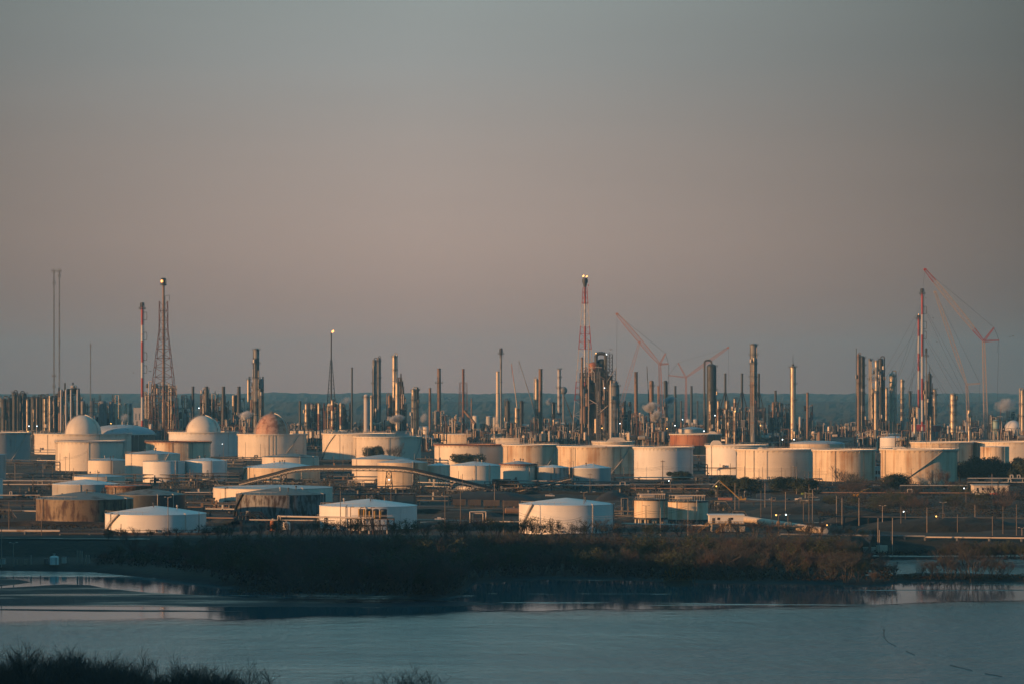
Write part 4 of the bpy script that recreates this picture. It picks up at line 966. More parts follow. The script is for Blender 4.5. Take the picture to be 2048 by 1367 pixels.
# --- furnace A-frames and the hood
# ------------------------------------------------------------ cranes
def crane(u, vtop, D, w, jib, struts, mat, label, base=True, hook=None, cables=(), w1=None, thin=.8):
    px = D/F; t = thing('lattice_crane', label, 'crane', (xd(u,D),D,0)); loc = lambda uu, vv: Vector(((uu-u)*px,0,zd(vv,D)))
    mb = MB(); mb.lattice(loc(u+(w1 or 0),860) if D < 4200 else Vector(((w1 or 0)*px,0,8)), loc(u,vtop), w*px, w*px*.55, 26, .46*thin, .2*thin); mb.build('mast', M['cranewhite' if mat == 'wr' else mat], t)
    (ju,jv),jw = jib; mb = MB(); p, q_ = loc(u,vtop), loc(ju,jv); n = 6
    for i in range(n):
        mb.k = 1 if (i in (0,n-1) or mat != 'wr') else 0; a, b = i/n, (i+1)/n
        wa = jw*px*(.35+.65*min(1,a*4,(1-a)*3+.25)); wb_ = jw*px*(.35+.65*min(1,b*4,(1-b)*3+.25)); mb.lattice(p.lerp(q_,a),p.lerp(q_,b),wa,wb_,5,.34*thin,.15*thin)
    mb.box(q_.x-1.6,q_.x+1.6,-1.2,1.2,q_.z-1,q_.z+1.4)
    mb.build('jib', [M['cranewhite'],M['red']] if mat == 'wr' else [M[mat],M[mat]], t)
    pts = [loc(a,b) for a,b in struts]
    for s_ in pts:
        mb = MB(); mb.lattice(p,s_,2.0,1.2,5,.3,.16); mb.build('strut', M['red' if mat == 'wr' else mat], t)
    mb = MB()
    if pts:
        mb.tube(q_,pts[0],.13,n=3)
        for a,b in zip(pts,pts[1:]): mb.tube(a,b,.2,n=3)
        mb.tube(pts[-1],Vector((pts[-1].x*.8,0,6)),.13,n=3)
    for (a,b),(c,d) in cables: mb.tube(loc(a,b),loc(c,d),.13,n=3)
    if hook: mb.tube(q_,loc(ju,hook),.12,n=3)
    mb.build('cable', M['steel'], t)
    if hook:
        mb = MB(); hq = loc(ju,hook); mb.cyl(hq.x,0,hq.z-2.5,hq.z,.8,.5,n=8,bottom=True); mb.tube((hq.x,0,hq.z-2.5),(hq.x,0,hq.z-3.6),.3,n=6); mb.build('hook_block', M['steel'], t)
    if base:
        mb = MB(); mb.box(-7,7,-5,5,2.2,6); mb.box(-11,-5,-3.5,3.5,3,8.5); mb.build('carbody', M['red'], t)
        for s_ in (-1,1):
            mb = MB(); mb.hcyl((-7,s_*5.2,1.6),(7,s_*5.2,1.6),1.5,n=10); mb.box(-7,7,s_*5.2-1.2,s_*5.2+1.2,.2,3.0); mb.build('track', M['dvessel'], t)
crane(1319.5,728,3700,7.5,((1234,628),8),[(1331,706),(1337,727)],'cranered','pinkish lattice crane with jib pointing up left, right of the cracking tower',hook=None,cables=[((1234,630),(1233,760)),((1338,728),(1337,800))],w1=4)
crane(1372,754,4600,4.5,((1456,695),5),[(1356,725),(1337,750)],'cranered','faint distant crane with jib rising to the right',thin=.85,hook=None,cables=[((1457,697),(1457,770))])
crane(1215,900,4100,4,((1279,684),6),[],'cranered','very faint pale crane boom crossing behind the pinkish jib',base=False,thin=.5)
crane(1967,682,3500,8,((1850,539),8.5),[(1988,655),(1998,680)],'wr','tallest white crane with red ends, jib pointing up left at right edge',hook=None,cables=[((1997,682),(1994,705)),((1850,541),(1846,572))],w1=5)
crane(1933.5,768,3700,6.5,((1870,584),6.5),[(1960,766)],'cranewhite','fainter white crane leaning left between striped stacks and tallest crane',thin=.75,hook=None,w1=4)
def boomcrane(u0,v0,u1,v1,D,w,mat,label,mat2=None):
    px = D/F; t = thing('mobile_crane', label, 'crane', (xd(u0,D),D,0)); a = Vector((0,0,2)); a = Vector((0,0,max(3,zd(v0,D)))); b = Vector(((u1-u0)*px,0,zd(v1,D)))
    for i in range(3):
        mb = MB(); mb.tube(a.lerp(b,i/3),a.lerp(b,(i+1)/3+.01),w*px/2*(1-.25*i),n=6,cap=True); mb.build('boom_section', M[mat if i < 2 or not mat2 else mat2], t)
    mb = MB(); mb.tube(b,b+Vector((0,0,-14)),.12,n=3); mb.build('cable', M['steel'], t)
    mb = MB(); mb.box(-5,5,-2,2,1.2,3.4); mb.box(-1.8,1.8,-1.8,1.8,3.4,a.z+.4); mb.box(2.6,5,-1.6,1.6,3.4,5.2); mb.build('carrier', M['dvessel'], t)
    for i in range(4):
        mb = MB(); mb.tube((-4+i*2.6,-2.3,.8),(-4+i*2.6,2.3,.8),.8,n=12,cap=True); mb.build('wheel', M['black'], t)
boomcrane(1038,840,1023,728,3450,2.6,'alum','thin orange and white crane boom leaning left in the centre','cranered')
boomcrane(1078,848,1038,722,3500,2.4,'gvessel','thin grey crane boom leaning left toward the brown chimney')
boomcrane(1149,848,1127,788,3300,2.8,'dvessel','short dark crane boom left of the red and white tower')
boomcrane(1301,872,1294,733,3200,2.4,'black','black crane boom standing almost upright in front of steam')
boomcrane(1998,850,2004,800,3700,2.0,'rsteel','small dark boom near the white sphere at right')

# ------------------------------------------------------------ buildings, spheres
def building(u0,u1,vt,vb,label,wall='white',roofm='roof',doors=1,wins=4,band=None,dep=12,name='plant_building',flat=True,stilts=0):
    D = D_of(vb); px = D/F; w = (u1-u0)*px; h = zd(vt,D); t = thing(name,label,'building',(xd((u0+u1)/2,D),D,0)); z0 = stilts
    mb = MB(); mb.box(-w/2,w/2,0,dep,z0-(0 if stilts else .8),h); mb.build('wall', M[wall], t)
    mb = MB()
    if flat: mb.box(-w/2-.5,w/2+.5,-.5,dep+.5,h+.003,h+.5)
    else:
        mb.add([(-w/2-.5,-.5,h),(w/2+.5,-.5,h),(w/2+.5,dep+.5,h),(-w/2-.5,dep+.5,h),(-w/2-.5,dep/2,h+2),(w/2+.5,dep/2,h+2)],[(0,1,5,4),(2,3,4,5),(1,2,5),(3,0,4),(3,2,1,0)])
    mb.build('roof', M[roofm], t)
    for i in range(wins):
        x = -w/2+w*(i+.7)/(wins+.6); mb = MB(); mb.box(x-.6,x+.6,-.06,.2,z0+(h-z0)*.45,z0+(h-z0)*.75); mb.build('window', M['glassdark'], t)
    for i in range(doors):
        x = -w/2+w*(i+.25)/(doors+.1); mb = MB(); mb.box(x-.6,x+.6,-.08,.1,z0+.02,z0+2.3); mb.build('door', M['dpipe'], t)
    if band: mb = MB(); mb.box(-w/2-.2,w/2+.2,-.25,-.05,h-(h-z0)*.3,h-.1); mb.build('fascia', M[band], t)
    if stilts:
        for i in range(4):
            for y in (1.5,dep-1.5): x = -w/2+1.2+(w-2.4)*i/3; mb = MB(); mb.tube((x,y,-.5),(x,y,z0),.28,n=8); mb.build('stilt', M['lsteel'], t)
    return t, w, h, D
building(267,285,815,858,'small pale square building beside the tall cluttered frame','awhite',wins=2,dep=20)
building(1824,1850,848,893,'shed with bold red band at the feet of the striped stacks','white',band='red',wins=3,dep=15)
building(1858,1882,850,890,'dull shed with red band right of the striped stacks','gvessel',band='red',wins=1,dep=15)
building(1526,1560,866,889,'long low cream building behind the tank with small cap','cream',wins=5,dep=14)
building(1562,1601,870,889,'long low grey building right of the low cream building','gvessel',wins=5,dep=14)
building(1480,1490,840,880,'tall narrow grey block behind heater columns','gvessel',wins=0,dep=10)
building(1948,2017,970,987,'long pale low building below the pipe bridge at right edge','cream',wins=6,doors=2,dep=12)
building(1749,1763,934,958,'small white office between two stained tanks','white',wins=2,dep=10)
building(1728,1748,842,858,'small pale hall behind the right cluster','gvessel',wins=2,dep=14)
t, w, h, D = building(1419,1487,1030,1065,'white equipment house on stilts with yellow stairs','white',stilts=4.2,wins=2,doors=2,dep=9,name='equipment_house',roofm='wroof')
for s_ in (-1,0.05):
    mb = MB(); x0 = s_*w/2-.2
    for i in range(9):
        q0 = i/9; mb.box(x0-5*(1-q0)-.4,x0-5*(1-q0)+.3,-2.2,-.9,4.2*q0,4.2*q0+.15)
    mb.tube((x0-5.2,-2.2,.9),(x0,-2.2,5.1),.1,n=4); mb.tube((x0-5.2,-2.2,0),(x0,-2.2,4.1),.16,n=4); mb.tube((x0-5.2,-.9,0),(x0,-.9,4.1),.16,n=4); mb.tube((x0-5.2,-.9,.9),(x0,-.9,5.1),.1,n=4)
    mb.build('stair', M['yellow'], t)
mb = MB(); mb.ring(0,0,3.9,4.2,.1,.2,n=4); mb.box(-w/2,w/2,-2.2,-.1,3.95,4.15); mb.tube((-w/2,-2.2,5.2),(w/2,-2.2,5.2),.09,n=4)
for i in range(12): mb.tube((-w/2+w*i/11,-2.2,4.1),(-w/2+w*i/11,-2.2,5.2),.08,n=4)
mb.build('walkway', M['yellow'], t)
for i in range(3):
    mb = MB(); x = -1+i*3.4; mb.box(x,x+2.3,1,3,.0,2.9); mb.box(x+.2,x+2.1,.9,1,.5,2.6); mb.build('cabinet', M['lsteel'], t)
for u,r_,v,lab in ((2027,18.5,859,'big white gas sphere near the right edge'),(553,0,0,''),(491,9,833,'pale small sphere half hidden left of the pink dome')):
    if not r_: continue
    D = 3400; px = D/F; r = r_*px; t = thing('gas_sphere',lab,'gas sphere',(xd(u,D),D,0)); zc = zd(v-1,D)
    mb = MB(); mb.dome(0,0,zc,r,r,n=32,m=14,full=True); mb.build('shell', M['white'], t)
    for i in range(8): a = 2*pi*i/8; mb = MB(); mb.tube((cos(a)*r*.98,sin(a)*r*.98,0),(cos(a)*r*.98,sin(a)*r*.98,zc),.6,n=8); mb.build('leg', M['gvessel'], t)
    mb = MB(); n = 14
    for i in range(n): q0, q1 = -.6+2*i/n, -.6+2*(i+1)/n; mb.tube((cos(q0)*(r+.5)*.7,-sin(1)*(r+.5)*cos(q0)*.8,zc+sin(q0)*r),(cos(q1)*(r+.5)*.7,-sin(1)*(r+.5)*cos(q1)*.8,zc+sin(q1)*r),.35,n=4)
    mb.build('stair', M['dpipe'], t)
# far water tower
D = 4600; t = thing('water_tower','tiny far water tower right of the white column','water tower',(xd(1127,D),D,0)); mb = MB(); mb.cyl(0,0,0,zd(785,D),1.6,n=12); mb.build('stem', M['gvessel'], t)
mb = MB(); mb.dome(0,0,zd(780,D),6,6,n=20,m=8,full=True); mb.build('bowl', M['gvessel'], t)

# ------------------------------------------------------------ conveyors, racks, poles
def conveyor(pts, label, w=3.2, legs=(), hood=True):
    # pts: (u, v of deck, D)
    P = [Vector((xd(u,D),D,zd(v,D))) for u,v,D in pts]; o = Vector((P[0].x,P[0].y,0)); t = thing('conveyor',label,'conveyor',tuple(o)); P = [p-o for p in P]
    Q = []
    for i in range(len(P)-1):
        for k in range(8):
            f = k/8; p0 = P[max(0,i-1)]; p1 = P[i]; p2 = P[i+1]; p3 = P[min(len(P)-1,i+2)]
            Q.append(.5*((2*p1)+(p2-p0)*f+(2*p0-5*p1+4*p2-p3)*f*f+(3*p1-p0-3*p2+p3)*f**3))
    Q.append(P[-1])
    gal = MB(); belt = MB(); truss = MB(); up = Vector((0,0,1)); s_ = Vector((0,1,0))*w/2
    for a, b in zip(Q,Q[1:]):
        for y in (-1,1):
            truss.tube(a+s_*y*1.1,b+s_*y*1.1,.3,n=4); truss.tube(a+s_*y*1.1-up*1.8,b+s_*y*1.1-up*1.8,.34,n=4); truss.tube(a+s_*y*1.1+up*1.1,b+s_*y*1.1+up*1.1,.1,n=3); truss.tube(a+s_*y,a+s_*y-up*1.6,.12,n=4); truss.tube(a+s_*y-up*1.6,b+s_*y,.1,n=3)
        c = [a-s_,a+s_,b+s_,b-s_]
        belt.add([tuple(x-up*.1) for x in c]+[tuple(x-up*.35) for x in c],[(0,1,2,3),(7,6,5,4),(0,3,7,4),(1,5,6,2)])
        g0 = [a-s_*1.02-up*.35,a-s_*1.02-up*1.05,b-s_*1.02-up*1.05,b-s_*1.02-up*.35]
        gal.add([tuple(x) for x in g0]+[tuple(x+Vector((0,.12,0))) for x in g0],[(0,1,2,3),(7,6,5,4)])
    belt.build('belt',M['coal'],t); truss.build('truss',M['steel'],t); gal.build('side_panel',M['pipe'],t)
    if hood:
        hb = MB()
        for a, b in zip(Q,Q[1:]):
            vs = []
            for c in (a,b):
                for k in range(6): an = pi*k/5; vs.append(tuple(c+Vector((0,cos(an)*w*.42,sin(an)*1.3+.1))))
            hb.add(vs,[(k,k+1,7+k,6+k) for k in range(5)],True)
        hb.build('belt_cover',M['steel'],t)
    for f in legs:
        i = int(f*(len(Q)-1)); p = Q[i]; lb = MB(); z = p.z-1.7; n = max(2,int(z/3))
        if z > 3:
            lb.lattice((p.x,p.y,0),(p.x,p.y,z),5.2,2.6,n,.24,.16); lb.build('trestle',M['steel'],t)
    return t
conveyor([(478,966,1790),(540,950,1786),(600,936,1782),(700,934,1772),(800,936,1762),(860,947,1760),(920,961,1765),(985,977,1770)],'long arched conveyor bridge crossing in front of the tanks',legs=(.22,.38,.55,.66,.78,.9))
conveyor([(1024,982,1800),(1085,967,1800),(1142,954,1800)],'short conveyor rising to the right into the air',w=2.4,legs=(.45,.93),hood=False)
D = 1800; t = thing('transfer_tower','dark conveyor transfer house between the two conveyors','conveyor tower',(xd(1003,D),D+3,0))
mb = MB(); mb.lattice((0,0,0),(0,0,zd(958,D)),11,11,4,.35,.22); mb.build('frame',M['steel'],t)
mb = MB(); mb.box(-5,4,-4,4,zd(975,D),zd(958,D)); mb.box(4,9,-3,3,zd(981,D),zd(966,D)); mb.build('housing',M['dvessel'],t)
mb = MB(); mb.path([(6,-3,zd(962,D)),(8,-3,zd(958,D)),(10,-3,zd(962,D)),(10,-3,1)],.8,n=8); mb.build('duct',M['gvessel'],t)
t = thing('hopper','rusty funnel hopper behind the white shore tank','hopper',(xd(1115,1750),1750,0))
mb = MB(); mb.cyl(0,0,zd(990,1750),zd(985,1750),2.4,.6,n=12,cap=True); mb.cyl(0,0,zd(994,1750),zd(990,1750),.8,2.4,n=12); mb.build('funnel',M['bvessel'],t)
mb = MB(); [mb.tube((a*2,b*2,0),(a*1.6,b*1.6,zd(991,1750)),.2,n=4) for a in (-1,1) for b in (-1,1)]; mb.build('stand',M['steel'],t)

def rack(u0,v0,u1,v1,h,label,npipes=4,mat='pipe',step=10,tiers=1,r=.32,hand=False,bent='steel'):
    a, b = at(u0,v0), at(u1,v1); t = thing('pipe_rack',label,'pipe rack',tuple(a)); d = b-a; L = d.length; d.normalize(); nrm = Vector((-d.y,d.x,0)); w = max(2.4,npipes*.9)
    n = min(90,max(1,int(L/step)))
    mb = MB()
    for s_ in (-1,1): mb.tube(nrm*s_*w/2-Vector((0,0,.8)),nrm*s_*w/2+Vector((0,0,h+.3)),.24,n=4)
    for k in range(tiers): z = h-k*2.2; mb.tube(nrm*-w/2+Vector((0,0,z)),nrm*w/2+Vector((0,0,z)),.26,n=4)
    me = mb.mesh('trestle',M[bent])
    for i in range(n+1):
        o = bpy.data.objects.new('trestle',me); C.objects.link(o); o.parent = t; o.location = d*(L*i/n)
    rr = random.Random(int(u0+v0*3))
    for k in range(tiers):
        for i in range(npipes):
            y = -w/2+.5+(w-1)*i/max(1,npipes-1); z = h-k*2.2+.3+r; q = r*rr.uniform(.6,1.2); mb = MB(); f0 = rr.choice([0,0,0,rr.uniform(0,.3)]); f1 = rr.choice([1,1,1,rr.uniform(.7,1)])
            p0 = d*(L*f0)+nrm*y+Vector((0,0,z)); p1 = d*(L*f1)+nrm*y+Vector((0,0,z))
            if rr.random() < .35:
                m_ = rr.uniform(.3,.6); pm = p0.lerp(p1,m_); pn = p0.lerp(p1,m_+.03); mb.path([p0,pm,pm+Vector((0,0,1.8)),pn+Vector((0,0,1.8)),pn,p1],q,n=8)
            else: mb.tube(p0,p1,q,n=8)
            mb.build('pipe',M[mat if rr.random() < .6 else rr.choice(['dpipe','bvessel','lsteel'])],t)
    return t
RK = [
 (-60,962,480,966,5,'long pipe rack crossing before the left tanks',5,'dpipe',2),
 (-80,985,215,986,7,'two tier pipe rack at the left edge below the big grey tank',6,'pipe',2),
 (-60,1010,80,1010,5,'short pale pipe rack left of the rusty round tank',4,'pipe',1),
 (10,935,215,938,6,'thin pale pipe lines before the big cream open-top tank',3,'pipe',1),
 (-60,946,120,946,8,'high pipe rack before the large grey tank at left',4,'lsteel',2),
 (372,965,480,965,6,'pipe rack below the clean white cylinder tank',5,'dpipe',2),
 (370,1000,430,1000,4,'low pipes between black tank and low cream tank',3,'pipe',1),
 (366,1040,475,1040,4,'low pipe rack behind the dark peeling tank foot',3,'dpipe',1),
 (442,926,600,928,5,'pipe rack below the tank with the pink dome',5,'dpipe',2),
 (607,905,650,905,6,'dark pipe rack between pink dome tank and its right neighbour',5,'dpipe',2),
 (60,915,112,915,7,'dark pipe rack left of the big cream open-top tank',5,'dpipe',2),
 (600,990,1420,975,4,'very long dark pipe rack running under the conveyor to the excavator',5,'dpipe',1),
 (640,1005,830,1003,4,'pipe rack behind the large white coned tank',4,'lsteel',1),
 (1010,962,1105,962,8,'tall pipe bridge behind the short conveyor',3,'steel',2),
 (1105,985,1450,982,4,'pale pipe bundle running right of the short conveyor',5,'pipe',1),
 (1386,930,1412,930,8,'dark pipe stack between smooth white tank and its neighbour',5,'dpipe',3),
 (1410,950,1480,950,5,'thin pipe bridge at the feet of the raised cap tank',3,'lsteel',1),
 (1460,975,1640,970,4,'pipe rack before the wide cream tank',5,'lsteel',1),
 (1478,903,1720,899,9,'pale pipe lines high behind the wide cream tank',3,'pipe',1),
 (1750,950,1765,950,5,'pipes in the gap between two stained tanks',4,'dpipe',2),
 (1800,985,1935,985,4,'pale low pipe bundle right of the yellow digger',4,'lsteel',1),
 (1935,996,2120,996,11,'high pipe bridge with rail at the right edge',4,'lsteel',2),
 (1640,1052,2080,1056,4,'thin rusty pipe rack across the brown field at right',2,'dpipe',1),
 (836,1052,1040,1056,2.4,'low pale pipes left of the white shore tank',3,'pipe',1),
 (1245,1060,1420,1064,2.4,'low pink lit pipes under the raised tanks',4,'pipe',1),
 (1485,1062,1640,1066,2.2,'low pipes right of the equipment house',3,'dpipe',1),
 (482,1071,690,1073,6.3,'plain pipe trestle in front of the dark peeling tank',1,'pipe',1),
 (560,1066,745,1070,6.8,'upper pipe trestle behind, leading to the pump skid',2,'pipe',1),
 (1320,900,1345,900,6,'dark pipework left of the rust red tank',4,'pipe',2),
]
RK += [
 (-40,935,70,936,6,'dark pipe rack at the foot of the large grey tank',5,'dpipe',2),
 (240,945,290,945,6,'dark pipe rack behind the tall coned tank',4,'dpipe',2),
 (360,975,425,976,6,'tall dark pipework right of the lower cream tank',5,'dpipe',3),
 (440,940,490,941,7,'dark pipework between clean white cylinder and streaked tank',5,'dpipe',3),
 (455,985,600,987,6,'dark pipework below the conveyor foot',6,'dpipe',2),
 (640,955,705,956,8,'dark pipework between streaked tank and coned tan roof tank',5,'dpipe',3),
 (655,972,760,973,6,'pipework under the flat middle of the conveyor',6,'dpipe',2),
 (836,935,870,936,7,'dark pipework left of the rusted rim tank',4,'dpipe',3),
 (838,985,905,987,6,'pipework below the narrow tank of the pair',5,'dpipe',2),
 (1000,985,1075,986,7,'dark pipework under the short conveyor foot',6,'dpipe',3),
 (1075,975,1240,977,4,'pale dark mixed pipework before the grey coned tanks',5,'dpipe',2),
 (1230,968,1420,967,4,'pipe rack before the tall smooth white tank',5,'pipe',1),
 (1385,955,1415,955,9,'tall dark pipework right of the tall smooth white tank',5,'dpipe',3),
 (1640,985,1760,983,5,'dark pipe rack behind the bare trees at right',4,'dpipe',2),
 (1745,945,1770,945,8,'dark stacked pipes behind the small white office',4,'dpipe',3),
 (1930,955,2060,956,5,'dark pipe rack before the right edge tank',4,'dpipe',2),
 (-40,1035,75,1036,3,'low pale pipes left of the rusty round tank foot',3,'pipe',1),
 (410,1030,475,1031,5,'rusty pipework left of the dark peeling tank',4,'bvessel',2),
 (650,1022,700,1022,4,'dark pipework right of the dark peeling tank',4,'dpipe',2),
 (-40,1018,215,1019,4,'dark pipe rack behind the rusty round tank',5,'dpipe',2),
 (375,1022,475,1023,4,'dark pipe rack right of the black tank',5,'dpipe',2),
 (265,1008,430,1009,5,'dark pipe rack before the black tank',4,'dpipe',1),
 (415,1050,470,1051,3,'low dark pipes beside the pale equipment box',4,'dpipe',1),
 (836,1012,900,1013,5,'dark pipe rack left of the standing train',5,'dpipe',2),
 (1232,1040,1270,1041,4,'dark pipes left of the raised tanks',4,'dpipe',2),
 (1420,1014,1640,1015,3,'dark pipe rack below the blue skip',4,'dpipe',1),
 (1260,990,1420,991,6,'dark pipework behind the raised tanks',5,'dpipe',3),
 (640,958,900,959,4,'dark low pipe rack behind the arched conveyor',5,'dpipe',2),
 (110,980,260,981,5,'dark pipe rack before the low sheet roofed tank',5,'dpipe',2),
 (480,995,640,996,4,'dark pipe rack just behind the dark peeling tank',4,'dpipe',1),
 (1640,1000,1940,1001,4,'dark pipe rack through the scrub before the stained tanks',4,'dpipe',1),
]
for u0,v0,u1,v1,h,lab,n,mat,tiers in RK: rack(u0,v0,u1,v1,h,lab,n,mat,10 if v0 > 1000 else 14,tiers)
def pipeline(u0,v0,u1,v1,r,mat,label,z=.6):
    a, b = at(u0,v0,z), at(u1,v1,z); t = thing('pipeline',label,'pipeline',tuple(a)); d = b-a; mb = MB(); mb.tube((0,0,r),d+Vector((0,0,r)),r,n=12,cap=True); mb.build('pipe',M[mat],t)
    mb = MB(); L = d.length; dn = d.normalized(); k = 0
    while k < L: p = dn*k; mb.box(p.x-.3,p.x+.3,p.y-r-.3,p.y+r+.3,-1.0,r*.6); k += 12
    mb.build('support',M['gvessel'],t)
pipeline(1488,1043,1650,1068,1.5,'cstack','thick white pipe slanting away from the equipment house')
pipeline(1560,1069,1850,1073,.35,'gvessel','grey pipe along the bank at right',z=5.5)
pipeline(1850,1074.5,2100,1077,.3,'cstack','bright pale pipe along the bank at the right edge',z=5.2)
pipeline(-60,1062,120,1063,.5,'pipe','pale pipe line on the bank at the far left',z=1)
pipeline(120,1068,440,1068,.45,'dpipe','dark pipe line just before the low white tank',z=2.5)
# hook shaped pipe rise
for u0,u1,v,hh,lab in ((940,972,1056,7.5,'square pale pipe loop standing left of the white shore tank'),(1243,1256,1030,8.5,'dark grey pipe gate left of the raised tanks'),(698,728,975,5,'pale pipe loop behind the large white coned tank')):
    a = at(u0,v); t = thing('pipe_loop',lab,'pipe loop',tuple(a)); w = at(u1,v).x-a.x
    for k in range(2): mb = MB(); s_ = k*1.3; mb.path([(s_,k,0),(s_,k,hh-s_*.6),(w-s_,k,hh-s_*.6),(w-s_,k,0)],.28,n=8); mb.build('pipe',M['pipe' if v > 1040 or v < 1000 else 'gvessel'],t)

def pole_mesh(h, mat, kind):
    parts = []; mb = MB(); mb.tube((0,0,-1),(0,0,h),  .19 if kind != 'pipe' else .3,.13 if kind != 'pipe' else .26,n=7,cap=True); parts.append(('post',mb.mesh('post',M[mat])))
    if kind == 'cross':
        mb = MB(); mb.box(-1.4,1.4,-.12,.12,h-1,h-.75); parts.append(('crossarm',mb.mesh('crossarm',M['wood'])))
        mb = MB()
        for x in (-1.2,-.5,.5,1.2): mb.cyl(x,0,h-.75,h-.45,.1,n=6)
        parts.append(('insulator',mb.mesh('insulator',M['lsteel'])))
    if kind in ('lamp','lit','amber'):
        mb = MB(); mb.tube((0,0,h-.2),(-1.0,-.2,h+.1),.08,n=4); mb.tube((0,0,h-.2),(1.0,-.2,h+.1),.08,n=4); parts.append(('arm',mb.mesh('arm',M['lsteel'])))
        mb = MB()
        for x in (-1.2,1.2) if kind == 'lamp' else (-1.0,): mb.box(x-.35,x+.35,-.5,.1,h,h+.22)
        parts.append(('lamp_head',mb.mesh('lamp_head',M['lsteel'])))
        if kind != 'lamp':
            mb = MB(); mb.dome(-1.0,-.3,h-.12,.34,.34,n=8,m=6,full=True); parts.append(('lamp',mb.mesh('lamp',M['lampw' if kind == 'lit' else 'lampy'])))
    return parts
PC = {}
def pole(u,vt,vb,kind,mat,label,group,z=0):
    D = D_of(vb,z); h = zd(vt,D)-z; hh = round(h/1.5)*1.5; key = (hh,mat,kind)
    if key not in PC: PC[key] = pole_mesh(hh,mat,kind)
    return instance(PC[key],{'cross':'utility_pole','plain':'utility_pole','lamp':'light_pole','lit':'light_pole','amber':'light_pole','pipe':'steel_post'}[kind],label,{'cross':'utility pole','plain':'utility pole','pipe':'post'}.get(kind,'light pole'),(xd(u,D),D,z),RN.uniform(-.3,.3),1,group)
SHP = [(3,1052,1128,'plain','lpole'),(27,1080,1127,'lamp','lpole'),(18,1000,1065,'plain','wood'),(83,1035,1081,'plain','wood'),(242,1048,1084,'plain','wood'),(336,992,1072,'lamp','lpole'),(367,1023,1062,'plain','wood'),
 (398,1020,1065,'plain','wood'),(681,980,1064,'plain','wood'),(890,990,1068,'plain','wood'),(921,978,1066,'cross','wood'),(989,964,1018,'plain','lpole'),(1007,998,1070,'plain','wood'),(1105,1035,1080,'plain','lpole'),
 (1168,980,1068,'lamp','wood'),(1292,1010,1075,'lamp','wood'),(1321,1011,1090,'plain','lpole'),(1376,1000,1078,'plain','lpole'),(1436,968,1010,'amber','wood'),(1470,965,1024,'plain','lpole'),(1478,980,1025,'plain','wood'),
 (1522,978,1045,'plain','wood'),(1530,962,1025,'plain','lpole'),(1557,1028,1071,'amber','wood'),(1576,1026,1070,'lit','wood'),(1543,990,1052,'plain','wood'),(1571,984,1040,'plain','lpole'),(1607,1004,1050,'plain','wood'),
 (1618,970,1045,'plain','wood'),(1625,978,1050,'lamp','lpole'),(1673,988,1050,'plain','lpole'),(1684,993,1055,'plain','lpole'),(1718,992,1055,'plain','lpole'),(1765,1010,1058,'lamp','lpole'),(1756,1032,1107,'plain','lpole'),(1759,1060,1107,'plain','lpole'),
 (1785,1038,1107,'plain','lpole'),(1782,1062,1102,'plain','lpole'),(1802,1010,1060,'plain','wood'),(1854,1012,1062,'plain','lpole'),(1886,1005,1058,'lamp','wood'),(1915,1030,1062,'plain','wood'),(1932,974,1015,'lit','wood'),(1950,1010,1040,'plain','lpole'),
 (1984,945,1000,'plain','lpole'),(2006,1008,1068,'plain','wood'),(2033,1010,1072,'plain','wood'),(1985,1030,1083,'plain','wood'),(2044,1052,1093,'lamp','lpole'),(1876,1032,1058,'amber','wood'),(1658,1045,1062,'amber','wood'),(1811,1020,1055,'lit','wood')]
for i,(u,vt,vb,k,m_) in enumerate(sorted(SHP)):
    kk = {'plain':'bare pole','cross':'pole with crossarm','lamp':'unlit lamp pole','lit':'pole with a glowing white lamp','amber':'pole with a glowing amber lamp'}[k]
    pole(u,vt,vb,k,m_,('pale ' if m_ == 'lpole' else 'dark ')+kk+', '+ORD[i]+' from the left along the shore side','poles along the shore side')
